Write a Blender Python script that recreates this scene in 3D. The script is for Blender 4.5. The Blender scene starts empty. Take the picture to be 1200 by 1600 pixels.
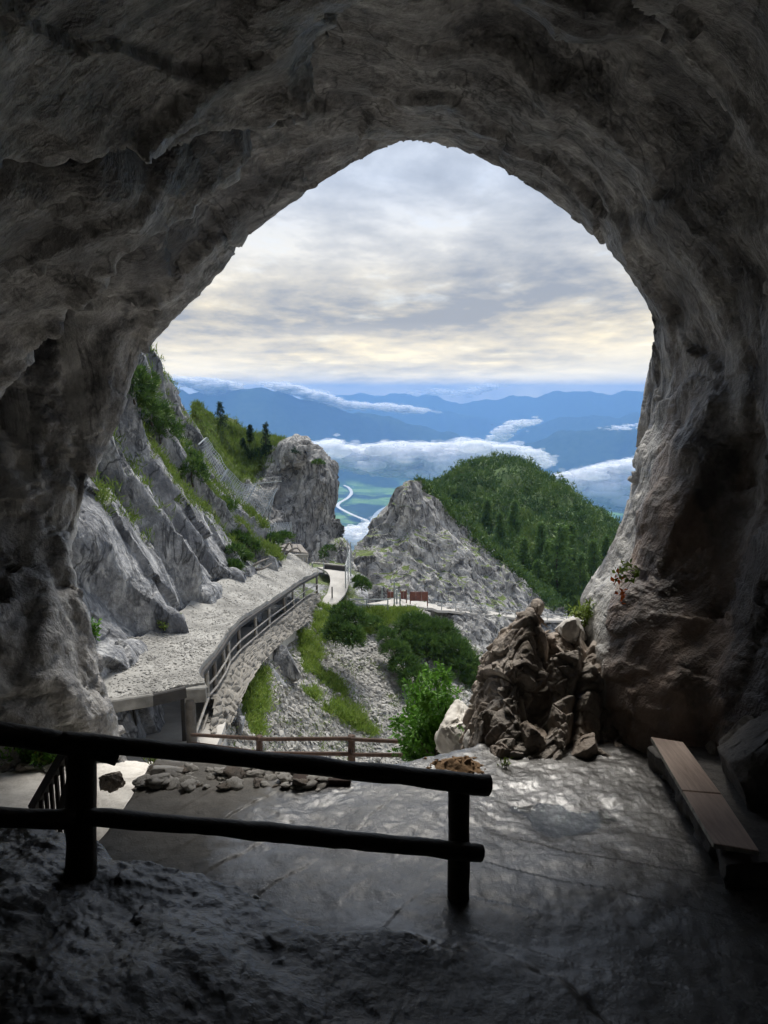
import bpy, math, random
import numpy as np
from math import radians, sin, cos, pi
from mathutils import Vector

random.seed(7)
RNG = np.random.default_rng(7)
scene = bpy.context.scene
COL = scene.collection

# ------------------------------------------------------------------ camera
EYE = 4.8                     # eye height above the terrace floor (z = 0)
PITCH = radians(9.0)
CP, SP = cos(PITCH), sin(PITCH)
cam_d = bpy.data.cameras.new('camera')
cam = bpy.data.objects.new('camera', cam_d)
COL.objects.link(cam)
cam_d.sensor_fit = 'VERTICAL'
cam_d.sensor_height = 32.0
cam_d.sensor_width = 24.0
cam_d.lens = 24.0
cam_d.clip_start = 0.05
cam_d.clip_end = 90000
cam.location = (0, 0, EYE)
cam.rotation_euler = (pi / 2 - PITCH, 0, 0)
scene.camera = cam

# ------------------------------------------------------------------ world / sun / exposure
SUN_EL, SUN_AZ = radians(57), radians(4)      # azimuth from +Y towards +X
world = bpy.data.worlds.new('World')
scene.world = world
world.use_nodes = True


class NT:
    """small helper around a node tree"""
    def __init__(s, tree):
        s.t = tree
        s.t.nodes.clear()

    def n(s, kind, ins=None, **props):
        nd = s.t.nodes.new(kind)
        for k, v in props.items():
            setattr(nd, k, v)
        if ins:
            for k, v in ins.items():
                sock = nd.inputs[k]
                if isinstance(v, bpy.types.NodeSocket):
                    s.t.links.new(v, sock)
                else:
                    sock.default_value = v
        return nd

    def link(s, a, b):
        s.t.links.new(a, b)

    def math(s, op, a, b=None, c=None, clamp=False):
        ins = {0: a}
        if b is not None:
            ins[1] = b
        if c is not None:
            ins[2] = c
        nd = s.n('ShaderNodeMath', ins, operation=op)
        nd.use_clamp = clamp
        return nd.outputs[0]

    def mix(s, f, a, b, blend='MIX'):
        nd = s.n('ShaderNodeMix', data_type='RGBA', blend_type=blend)
        for k, v in ((0, f), (6, a), (7, b)):
            if isinstance(v, bpy.types.NodeSocket):
                s.link(v, nd.inputs[k])
            else:
                nd.inputs[k].default_value = v if k == 0 or len(v) == 4 else (*v, 1)
        return nd.outputs[2]

    def ramp(s, f, stops, interp='LINEAR'):
        nd = s.n('ShaderNodeValToRGB', {0: f})
        cr = nd.color_ramp
        cr.interpolation = interp
        while len(cr.elements) < len(stops):
            cr.elements.new(0.5)
        for e, (p, c) in zip(cr.elements, stops):
            e.position = p
            e.color = (c, c, c, 1) if isinstance(c, (int, float)) else (*c, 1)
        return nd.outputs[0]

    def noise(s, vec, scale, detail=5, rough=0.55, dist=0.0):
        return s.n('ShaderNodeTexNoise', {'Vector': vec, 'Scale': scale, 'Detail': detail,
                                          'Roughness': rough, 'Distortion': dist}).outputs[0]

    def mapping(s, vec, scale=(1, 1, 1), rot=(0, 0, 0), loc=(0, 0, 0)):
        return s.n('ShaderNodeMapping', {'Vector': vec, 'Scale': scale, 'Rotation': rot, 'Location': loc}).outputs[0]


def build_world():
    w = NT(world.node_tree)
    sky = w.n('ShaderNodeTexSky', sky_type='NISHITA', sun_disc=False)
    sky.sun_elevation = SUN_EL
    sky.sun_rotation = SUN_AZ
    sky.altitude = 1600
    sky.air_density = 1.0
    sky.dust_density = 2.0
    tc = w.n('ShaderNodeTexCoord').outputs['Generated']
    xyz = w.n('ShaderNodeSeparateXYZ', {0: tc})
    z = w.math('MAXIMUM', xyz.outputs[2], 0.0)
    den = w.math('ADD', z, 0.09)
    u = w.math('DIVIDE', xyz.outputs[0], den)
    v = w.math('DIVIDE', xyz.outputs[1], den)
    pv = w.n('ShaderNodeCombineXYZ', {0: u, 1: v, 2: 0.0}).outputs[0]
    n1 = w.noise(w.mapping(pv, (0.62, 0.52, 1), loc=(3.1, 1.7, 0)), 1.0, 8, 0.55, 0.3)
    n2 = w.noise(w.mapping(pv, (1.9, 1.3, 1), loc=(8.4, 0.3, 0)), 1.0, 8, 0.6, 0.2)
    n4 = w.noise(w.mapping(pv, (4.6, 3.0, 1), loc=(1.4, 6.3, 0)), 1.0, 6, 0.6, 0.2)
    n3 = w.noise(w.mapping(tc, (3.5, 3.5, 13)), 1.0, 8, 0.6, 0.25)
    # cloud thickness -> grey underside, thin places pale
    thick = w.ramp(w.math('ADD', w.math('ADD', w.math('MULTIPLY', n1, 0.50), w.math('ADD', w.math('MULTIPLY', n2, 0.34), w.math('MULTIPLY', n4, 0.16))), w.ramp(z, [(0.0, 0.0), (0.035, 0.0), (0.07, 0.055), (0.13, 0.055), (0.19, 0.0)])),
                   [(0.43, 0.0), (0.49, 0.40), (0.62, 1.0)])
    pale = w.mix(w.ramp(z, [(0.0, 1.0), (0.09, 0.95), (0.16, 0.35), (0.25, 0.0)]), (0.215, 0.238, 0.275), (0.40, 0.34, 0.22))
    grey = w.mix(w.ramp(z, [(0.0, 1.0), (0.22, 0.0)]), (0.082, 0.098, 0.127), (0.076, 0.09, 0.115))
    cloud = w.mix(w.math('MULTIPLY', thick, 0.85), pale, grey)
    # bright lumpy cream clouds close to the horizon
    low = w.math('MULTIPLY', w.ramp(z, [(0.0, 1.0), (0.045, 0.8), (0.085, 0.0)]),
                 w.ramp(n3, [(0.38, 0.0), (0.60, 1.0)]))
    cloud = w.mix(w.math('MULTIPLY', low, 0.8), cloud, (0.40, 0.355, 0.265))
    # a little clear sky between the clouds
    skyc = w.mix(1.0, sky.outputs[0], (0.06, 0.06, 0.06), 'MULTIPLY')
    gap = w.ramp(n2, [(0.30, 1.0), (0.42, 0.0)])
    colr = w.mix(w.math('MULTIPLY', gap, 0.15), cloud, skyc)
    bg = w.n('ShaderNodeBackground', {0: colr, 1: 0.94})
    out = w.n('ShaderNodeOutputWorld')
    w.link(bg.outputs[0], out.inputs[0])


build_world()
sun_d = bpy.data.lights.new('sun', 'SUN')
sun_d.energy = 1.5
sun_d.angle = radians(22)
sun_d.color = (1.0, 0.95, 0.87)
sun = bpy.data.objects.new('sun', sun_d)
COL.objects.link(sun)
sun_dir = Vector((sin(SUN_AZ) * cos(SUN_EL), cos(SUN_AZ) * cos(SUN_EL), sin(SUN_EL)))
sun.rotation_euler = sun_dir.to_track_quat('Z', 'Y').to_euler()
sun.location = (-30, 20, 60)

scene.view_settings.view_transform = 'Standard'
scene.view_settings.look = 'None'
scene.view_settings.exposure = 1.9
scene.view_settings.gamma = 1.0
scene.view_settings.use_curve_mapping = False
scene.render.engine = 'CYCLES'
scene.cycles.use_denoising = True
scene.cycles.transparent_max_bounces = 24
scene.cycles.max_bounces = 6
scene.cycles.diffuse_bounces = 4
scene.cycles.use_adaptive_sampling = True
scene.cycles.adaptive_threshold = 0.025
scene.cycles.volume_bounces = 1

# ------------------------------------------------------------------ geometry helpers


def W(px, py, d):
    """point of the place seen at photo pixel (px, py) of 1200x1600, d metres in front of the camera"""
    r = (px - 600) / 1200 * d
    u = (800 - py) / 1200 * d
    return np.array([r, d * CP + u * SP, EYE - d * SP + u * CP])


def G(px, py, z=0.0):
    """point at height z seen at photo pixel"""
    a = W(px, py, 1.0) - np.array([0, 0, EYE])
    return np.array([0, 0, EYE]) + a * ((z - EYE) / a[2])


def proj(P):
    P = np.asarray(P, float).reshape(-1, 3)
    x, y, z = P[:, 0], P[:, 1], P[:, 2] - EYE
    d = y * CP - z * SP
    u = y * SP + z * CP
    d = np.where(d > 0.05, d, 0.05)
    return 600 + x / d * 1200, 800 - u / d * 1200, d


_tab = RNG.normal(size=(512, 3))
_tab /= np.linalg.norm(_tab, axis=1)[:, None]


def _h(ix, iy, iz, seed=0):
    h = (ix.astype(np.int64) * 374761393 + iy.astype(np.int64) * 668265263 + iz.astype(np.int64) * 2147483647 + seed * 974711) & 0xffffffff
    h = ((h ^ (h >> 13)) * 1274126177) & 0xffffffff
    h = ((h ^ (h >> 16)) * 2246822519) & 0xffffffff
    return h ^ (h >> 15)


def perlin(p, seed=0):
    i = np.floor(p).astype(np.int64)
    f = p - i
    u = f * f * f * (f * (f * 6 - 15) + 10)
    r = np.zeros(len(p))
    for dx in (0, 1):
        wx = u[:, 0] if dx else 1 - u[:, 0]
        for dy in (0, 1):
            wy = u[:, 1] if dy else 1 - u[:, 1]
            for dz in (0, 1):
                wz = u[:, 2] if dz else 1 - u[:, 2]
                g = _tab[_h(i[:, 0] + dx, i[:, 1] + dy, i[:, 2] + dz, seed) & 511]
                r += wx * wy * wz * (g[:, 0] * (f[:, 0] - dx) + g[:, 1] * (f[:, 1] - dy) + g[:, 2] * (f[:, 2] - dz))
    return r * 1.5


def fbm(p, o=4, g=0.5, l=2.03, seed=0):
    a, s = 1.0, 0.0
    q = np.array(p, float)
    for k in range(o):
        s = s + a * perlin(q, seed + k)
        a *= g
        q = q * l + 17.3
    return s


def ridged(p, o=4, g=0.5, l=2.1, seed=0):
    a, s = 1.0, 0.0
    q = np.array(p, float)
    for k in range(o):
        s = s + a * (1 - 2 * np.abs(perlin(q, seed + k)))
        a *= g
        q = q * l + 9.1
    return s * 0.5


def facet(p, seed=0, tilt=0.6, off=1.0):
    """angular blocks: every Voronoi cell gets a plane of its own; returns (height, edge distance)"""
    i = np.floor(p).astype(np.int64)
    best = np.full(len(p), 9e9)
    sec = np.full(len(p), 9e9)
    val = np.zeros(len(p))
    for dx in (-1, 0, 1):
        for dy in (-1, 0, 1):
            for dz in (-1, 0, 1):
                cx, cy, cz = i[:, 0] + dx, i[:, 1] + dy, i[:, 2] + dz
                h = _h(cx, cy, cz, seed)
                jx, jy, jz = (h & 1023) / 1023.0, ((h >> 10) & 1023) / 1023.0, ((h >> 20) & 1023) / 1023.0
                ex, ey, ez = p[:, 0] - cx - jx, p[:, 1] - cy - jy, p[:, 2] - cz - jz
                d = ex * ex + ey * ey + ez * ez
                g = _tab[(h >> 5) & 511]
                v = off * (((h >> 7) & 255) / 255.0 - 0.5) + tilt * (g[:, 0] * ex + g[:, 1] * ey + g[:, 2] * ez)
                m = d < best
                sec = np.where(m, best, np.minimum(sec, d))
                val = np.where(m, v, val)
                best = np.where(m, d, best)
    return val, np.sqrt(sec) - np.sqrt(best)


def sstep(a, b, x):
    t = np.clip((x - a) / (b - a), 0, 1)
    return t * t * (3 - 2 * t)


def catmull(C, n, axis):
    """resample control net along an axis to n samples with Catmull-Rom"""
    C = np.moveaxis(np.asarray(C, float), axis, 0)
    m = len(C)
    t = np.linspace(0, m - 1, n)
    k = np.clip(np.floor(t).astype(int), 0, m - 2)
    f = (t - k).reshape((-1,) + (1,) * (C.ndim - 1))
    p0, p1, p2, p3 = C[np.maximum(k - 1, 0)], C[k], C[k + 1], C[np.minimum(k + 2, m - 1)]
    R = 0.5 * (2 * p1 + (p2 - p0) * f + (2 * p0 - 5 * p1 + 4 * p2 - p3) * f * f + (3 * p1 - p0 - 3 * p2 + p3) * f ** 3)
    return np.moveaxis(R, 0, axis)


def grid_normals(V):
    gu = np.gradient(V, axis=0)
    gv = np.gradient(V, axis=1)
    N = np.cross(gu, gv)
    return N / (np.linalg.norm(N, axis=2, keepdims=True) + 1e-12)


def mesh_obj(name, verts, faces, mat=None, parent=None, smooth=True, attrs=None):
    """verts (N,3); faces: array (M,k) or list of such arrays"""
    me = bpy.data.meshes.new(name)
    verts = np.ascontiguousarray(verts, np.float32)
    if not isinstance(faces, list):
        faces = [faces]
    faces = [np.asarray(f, np.int32) for f in faces if len(f)]
    lv = np.concatenate([f.ravel() for f in faces])
    tot = np.concatenate([np.full(len(f), f.shape[1], np.int32) for f in faces])
    st = np.concatenate([[0], np.cumsum(tot)[:-1]]).astype(np.int32)
    me.vertices.add(len(verts))
    me.vertices.foreach_set('co', verts.ravel())
    me.loops.add(len(lv))
    me.loops.foreach_set('vertex_index', lv)
    me.polygons.add(len(tot))
    me.polygons.foreach_set('loop_start', st)
    try:
        me.polygons.foreach_set('loop_total', tot)
    except Exception:
        pass
    me.polygons.foreach_set('use_smooth', np.full(len(tot), bool(smooth)))
    me.update(calc_edges=True)
    if attrs:
        for k, a in attrs.items():
            at = me.attributes.new(k, 'FLOAT', 'POINT')
            at.data.foreach_set('value', np.ascontiguousarray(a, np.float32))
    if mat is not None:
        me.materials.append(mat)
    o = bpy.data.objects.new(name, me)
    COL.objects.link(o)
    if parent is not None:
        o.parent = parent
    return o


def grid_faces(nu, nv, flip=False, off=0):
    a = np.arange(nu * nv).reshape(nu, nv)
    q = np.stack([a[:-1, :-1], a[1:, :-1], a[1:, 1:], a[:-1, 1:]], -1).reshape(-1, 4)
    if flip:
        q = q[:, ::-1]
    return q + off


def tag(o, label=None, cat=None, group=None, kind=None):
    if label:
        o['label'] = label
    if cat:
        o['category'] = cat
    if group:
        o['group'] = group
    if kind:
        o['kind'] = kind
    return o


def empty(name, loc=(0, 0, 0)):
    o = bpy.data.objects.new(name, None)
    o.empty_display_size = 0.2
    COL.objects.link(o)
    o.location = loc
    return o


def adopt(o, parent):
    """parent keeping the world place (parents are unrotated)"""
    o.parent = parent
    o.location = Vector(o.location) - Vector(parent.location)
    return o


def net(rows):
    return np.array([[W(*c) for c in r] for r in rows])


def poly_mask(px, py, poly):
    inside = np.zeros(len(px), bool)
    n = len(poly)
    for i in range(n):
        x0, y0 = poly[i]
        x1, y1 = poly[(i + 1) % n]
        c = ((y0 > py) != (y1 > py)) & (px < (x1 - x0) * (py - y0) / (y1 - y0 + 1e-9) + x0)
        inside ^= c
    return inside


def polyline_sd(px, py, pts):
    """distance to an open polyline and the side (+ right of travel in image space)"""
    best = np.full(len(px), 9e9)
    side = np.zeros(len(px))
    for (x0, y0), (x1, y1) in zip(pts[:-1], pts[1:]):
        ex, ey = x1 - x0, y1 - y0
        t = np.clip(((px - x0) * ex + (py - y0) * ey) / (ex * ex + ey * ey), 0, 1)
        dx, dy = px - x0 - t * ex, py - y0 - t * ey
        d = np.hypot(dx, dy)
        m = d < best
        best = np.where(m, d, best)
        side = np.where(m, np.sign(ex * (py - y0) - ey * (px - x0)), side)
    return best, side


# ------------------------------------------------------------------ materials
def new_mat(name):
    m = bpy.data.materials.new(name)
    m.use_nodes = True
    t = NT(m.node_tree)
    out = t.n('ShaderNodeOutputMaterial')
    b = t.n('ShaderNodeBsdfPrincipled')
    t.link(b.outputs[0], out.inputs[0])
    return m, t, b


def rock_mat(name, dark, mid, light, scale=1.0, streak=0.5, stain=0.4, stain_col=(0.03, 0.032, 0.04), warm=None, warm_amt=0.0,
             rough=(0.65, 0.9), bump=0.4, bump_d=0.03, green=None, streak_z=0.14, streak_vec=None, rot=(0, 0, 0), crack=0.5, spec=0.3, lightspots=0.0, crack_w=0.022, crack_m=(0.45, 0.6), crack_scale=None, rmp=(0.33, 0.50, 0.70)):
    m, t, b = new_mat(name)
    co = t.n('ShaderNodeTexCoord').outputs['Object']
    ro = t.mapping(co, rot=rot)
    st = t.mapping(ro, streak_vec or (1, 1, streak_z))
    n_big = t.noise(co, 0.35 * scale, 3, 0.6, 0.3)
    n_mid = t.noise(co, 1.7 * scale, 5, 0.62, 0.2)
    n_fine = t.noise(co, 9 * scale, 4, 0.68)
    n_str = t.noise(st, 1.4 * scale, 5, 0.62, 0.4)
    n_str2 = t.noise(st, 5.0 * scale, 3, 0.65, 0.3)
    k = t.math('ADD', t.math('MULTIPLY', n_mid, 0.45), t.math('ADD', t.math('MULTIPLY', n_str, 0.30 * streak * 2), t.math('MULTIPLY', n_fine, 0.25)))
    off = 0.15 * (2 * streak - 1)
    colr = t.ramp(k, [(rmp[0] + off, dark), (rmp[1] + off, mid), (rmp[2] + off, light)])
    if lightspots:
        colr = t.mix(t.math('MULTIPLY', t.ramp(n_str2, [(0.54, 0), (0.66, 1)]), lightspots), colr, light)
    if warm:
        wf = t.ramp(t.noise(t.mapping(co, (1, 1, 0.5), loc=(5, 3, 1)), 0.45 * scale, 5, 0.6, 0.2), [(0.42, 0), (0.62, 1)])
        colr = t.mix(t.math('MULTIPLY', wf, warm_amt), colr, warm)
    sf = t.ramp(t.math('ADD', t.math('MULTIPLY', n_str, 0.6), t.math('MULTIPLY', n_big, 0.4)), [(0.50, 0), (0.60, 1)])
    colr = t.mix(t.math('MULTIPLY', sf, stain), colr, stain_col)
    n_crk = t.noise(t.mapping(co, (1, 1, 0.42), loc=(4, 2, 9)), crack_scale * scale, 4, 0.62, 0.5) if crack_scale else n_str2
    cr = t.ramp(t.math('ABSOLUTE', t.math('SUBTRACT', n_crk, 0.5)), [(0.0, 1), (crack_w, 0)])
    crm = t.math('MULTIPLY', cr, t.ramp(n_big, [(crack_m[0], 0), (crack_m[1], 1)]))
    colr = t.mix(t.math('MULTIPLY', crm, crack), colr, tuple(c * 0.35 for c in dark))
    if green:
        at = t.n('ShaderNodeAttribute', attribute_name='green').outputs['Fac']
        gf = t.math('GREATER_THAN', t.math('ADD', at, t.math('MULTIPLY', t.math('SUBTRACT', n_fine, 0.5), 1.1)), 0.5)
        gc = t.ramp(n_mid, [(0.35, tuple(c * 0.55 for c in green)), (0.65, green)])
        colr = t.mix(gf, colr, gc)
    t.link(colr, b.inputs['Base Color'])
    t.link(t.ramp(n_mid, [(0.35, rough[0]), (0.65, rough[1])]), b.inputs['Roughness'])
    b.inputs['Specular IOR Level'].default_value = spec
    hgt = t.math('ADD', t.math('MULTIPLY', n_fine, 0.6), t.math('MULTIPLY', n_str2, 0.6))
    bp = t.n('ShaderNodeBump', {'Strength': bump, 'Distance': bump_d, 'Height': hgt})
    t.link(bp.outputs[0], b.inputs['Normal'])
    return m


def wood_mat(name, c1, c2, rough=0.75, axis_scale=(1, 1, 1), scale=6.0, bump=0.4, spec=0.3):
    m, t, b = new_mat(name)
    co = t.n('ShaderNodeTexCoord').outputs['Object']
    v = t.mapping(co, axis_scale)
    n = t.noise(v, scale, 8, 0.6, 0.6)
    n2 = t.noise(co, scale * 0.5, 5, 0.6)
    k = t.math('ADD', t.math('MULTIPLY', n, 0.65), t.math('MULTIPLY', n2, 0.35))
    t.link(t.ramp(k, [(0.32, c1), (0.66, c2)]), b.inputs['Base Color'])
    b.inputs['Roughness'].default_value = rough
    b.inputs['Specular IOR Level'].default_value = spec
    bp = t.n('ShaderNodeBump', {'Strength': bump, 'Distance': 0.01, 'Height': n})
    t.link(bp.outputs[0], b.inputs['Normal'])
    return m


def plain_mat(name, c, rough=0.7, vary=0.25, scale=3.0, metal=0.0, spec=0.4, bump=0.2, bd=0.01):
    m, t, b = new_mat(name)
    co = t.n('ShaderNodeTexCoord').outputs['Object']
    n = t.noise(co, scale, 8, 0.62)
    t.link(t.ramp(n, [(0.3, tuple(x * (1 - vary) for x in c)), (0.7, tuple(min(1, x * (1 + vary)) for x in c))]), b.inputs['Base Color'])
    b.inputs['Roughness'].default_value = rough
    b.inputs['Metallic'].default_value = metal
    b.inputs['Specular IOR Level'].default_value = spec
    bp = t.n('ShaderNodeBump', {'Strength': bump, 'Distance': bd, 'Height': t.noise(co, scale * 6, 6, 0.65)})
    t.link(bp.outputs[0], b.inputs['Normal'])
    return m


def leaf_mat(name, c1, c2, c3=None, trans=0.25, rough=0.55):
    """each leaf carries its own 'tint' 0..1"""
    m, t, b = new_mat(name)
    at = t.n('ShaderNodeAttribute', attribute_name='tint').outputs['Fac']
    stops = [(0.0, c1), (1.0, c2)] if c3 is None else [(0.0, c1), (0.55, c2), (1.0, c3)]
    col = t.ramp(at, stops)
    t.link(col, b.inputs['Base Color'])
    b.inputs['Roughness'].default_value = rough
    b.inputs['Specular IOR Level'].default_value = 0.25
    tr = t.n('ShaderNodeBsdfTranslucent', {0: col})
    mx = t.n('ShaderNodeMixShader', {0: trans, 1: b.outputs[0], 2: tr.outputs[0]})
    out = [n for n in t.t.nodes if n.type == 'OUTPUT_MATERIAL'][0]
    t.link(mx.outputs[0], out.inputs[0])
    return m


M = {}
M['cave'] = rock_mat('cave_rock', (0.07, 0.069, 0.071), (0.26, 0.252, 0.246), (0.56, 0.55, 0.535), scale=1.1, streak=0.6, stain=0.7, rmp=(0.39, 0.505, 0.63), crack_scale=0.7, crack=0.8, crack_m=(0.40, 0.55), streak_vec=(0.16, 1.0, 0.16),
                     stain_col=(0.03, 0.032, 0.042), warm=(0.17, 0.10, 0.065), warm_amt=0.0, rough=(0.35, 0.75), bump=1.0, bump_d=0.10, spec=0.5)
M['slab'] = rock_mat('grey_limestone', (0.075, 0.08, 0.092), (0.235, 0.24, 0.25), (0.52, 0.52, 0.515), scale=0.6, rmp=(0.38, 0.5, 0.64), streak=0.4, stain=0.85, streak_z=0.3,
                     stain_col=(0.075, 0.08, 0.095), green=(0.10, 0.135, 0.04), rough=(0.6, 0.9), bump=0.9, bump_d=0.22, crack=0.9, lightspots=0.6, crack_scale=0.8, crack_w=0.03, crack_m=(0.3, 0.45))
M['cliff'] = rock_mat('pale_cliff', (0.075, 0.075, 0.08), (0.29, 0.285, 0.275), (0.56, 0.55, 0.53), scale=0.42, streak=0.7, rmp=(0.38, 0.5, 0.63), stain=0.65,
                      stain_col=(0.08, 0.082, 0.09), green=(0.12, 0.165, 0.045), rough=(0.7, 0.95), bump=1.0, bump_d=0.35, crack=0.9, lightspots=0.5, crack_w=0.03, crack_m=(0.25, 0.45), streak_z=0.22, crack_scale=1.1)
M['scree_ground'] = rock_mat('scree_ground', (0.12, 0.117, 0.108), (0.22, 0.213, 0.198), (0.36, 0.35, 0.33), scale=1.0, streak=0.2, stain=0.15, streak_z=1.0,
                             green=(0.15, 0.215, 0.05), bump=0.8, bump_d=0.12, crack=0.4)
M['brown_rock'] = rock_mat('brown_rock', (0.115, 0.102, 0.091), (0.35, 0.312, 0.275), (0.60, 0.555, 0.50), scale=1.6, streak=0.4, stain=0.45, stain_col=(0.035, 0.03, 0.028),
                           warm=(0.38, 0.28, 0.205), warm_amt=0.4, bump=0.8, bump_d=0.05, crack=0.9)
M['grey_boulder'] = rock_mat('grey_boulder', (0.08, 0.075, 0.072), (0.185, 0.175, 0.165), (0.31, 0.295, 0.28), scale=1.8, streak=0.3, stain=0.3, bump=0.7, bump_d=0.04, streak_z=0.5)
M['pale_stone'] = rock_mat('pale_stone', (0.30, 0.28, 0.25), (0.54, 0.515, 0.475), (0.70, 0.675, 0.635), scale=2.2, streak=0.2, stain=0.2, stain_col=(0.12, 0.10, 0.09), bump=0.5, bump_d=0.02, streak_z=1)
M['log'] = wood_mat('dark_log', (0.016, 0.013, 0.010), (0.08, 0.058, 0.044), 0.5, (1, 9, 9), 5, 0.8)
M['rail_wood'] = wood_mat('brown_rail', (0.03, 0.018, 0.012), (0.085, 0.05, 0.035), 0.75, scale=8)
M['birch'] = wood_mat('weathered_pole', (0.20, 0.185, 0.165), (0.42, 0.40, 0.37), 0.8, scale=5)
M['bench'] = wood_mat('bench_wood', (0.46, 0.335, 0.27), (0.74, 0.59, 0.50), 0.6, (9, 0.7, 9), 3.0, 0.25)
M['bench_edge'] = plain_mat('bench_edge', (0.50, 0.47, 0.40), 0.7, 0.5, 9)
M['concrete'] = plain_mat('concrete', (0.17, 0.165, 0.152), 0.85, 0.55, 1.6, bd=0.02)
M['old_post'] = plain_mat('old_post', (0.10, 0.09, 0.08), 0.85, 0.5, 3.0, bd=0.02)
M['dark_beam'] = plain_mat('dark_beam', (0.035, 0.033, 0.032), 0.8, 0.4, 2.5)
M['gravel_base'] = plain_mat('gravel_base', (0.25, 0.245, 0.23), 0.95, 0.45, 0.6, bump=0.7, bd=0.03)
M['gravel'] = plain_mat('gravel_stone', (0.27, 0.262, 0.245), 0.9, 0.5, 0.7, bump=0.3)
M['scree'] = plain_mat('scree_stone', (0.29, 0.282, 0.262), 0.9, 0.45, 0.5, bump=0.3)
M['path'] = plain_mat('path_gravel', (0.38, 0.365, 0.34), 0.95, 0.2, 1.0, bump=0.3)
M['metal'] = plain_mat('galvanised_metal', (0.33, 0.36, 0.38), 0.5, 0.15, 3, metal=0.5, bump=0.05)
M['rust'] = plain_mat('rusty_panel', (0.13, 0.05, 0.035), 0.8, 0.35, 2, bump=0.2)
M['dirt'] = plain_mat('orange_dirt', (0.26, 0.165, 0.09), 0.95, 0.3, 4, bump=0.8, bd=0.03)
M['pine'] = leaf_mat('pine_needles', (0.026, 0.06, 0.016), (0.06, 0.12, 0.026), (0.11, 0.18, 0.038))
M['dome'] = leaf_mat('dome_pine', (0.036, 0.076, 0.022), (0.070, 0.126, 0.03), (0.13, 0.19, 0.045))
M['larch'] = leaf_mat('larch_needles', (0.05, 0.105, 0.03), (0.095, 0.175, 0.042), (0.15, 0.235, 0.06))
M['fir'] = leaf_mat('fir_needles', (0.012, 0.032, 0.016), (0.028, 0.06, 0.025))
M['leaf'] = leaf_mat('broad_leaf', (0.04, 0.11, 0.014), (0.08, 0.21, 0.022), (0.14, 0.29, 0.035), trans=0.4)
M['grass'] = leaf_mat('grass_blade', (0.10, 0.16, 0.025), (0.175, 0.26, 0.045), (0.26, 0.32, 0.09), trans=0.35)
M['alpine'] = leaf_mat('alpine_grass', (0.08, 0.13, 0.025), (0.15, 0.215, 0.042), (0.22, 0.27, 0.07), trans=0.3)
M['red_leaf'] = leaf_mat('autumn_leaf', (0.42, 0.085, 0.02), (0.55, 0.14, 0.03))
M['yellow_leaf'] = leaf_mat('yellow_flower', (0.45, 0.33, 0.02), (0.6, 0.45, 0.05))
M['stem'] = plain_mat('stem_bark', (0.055, 0.042, 0.032), 0.85, 0.3, 8)
M['grey_wood'] = plain_mat('dead_wood', (0.16, 0.145, 0.13), 0.85, 0.4, 5)

# ================================================================== SETTING
# ------------------------------------------------------------------ valley and far mountains


def px_ang(px, py):
    a = W(px, py, 1.0) - np.array([0, 0, EYE])
    return math.atan2(a[0], a[1]), a[2] / math.hypot(a[0], a[1])


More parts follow.
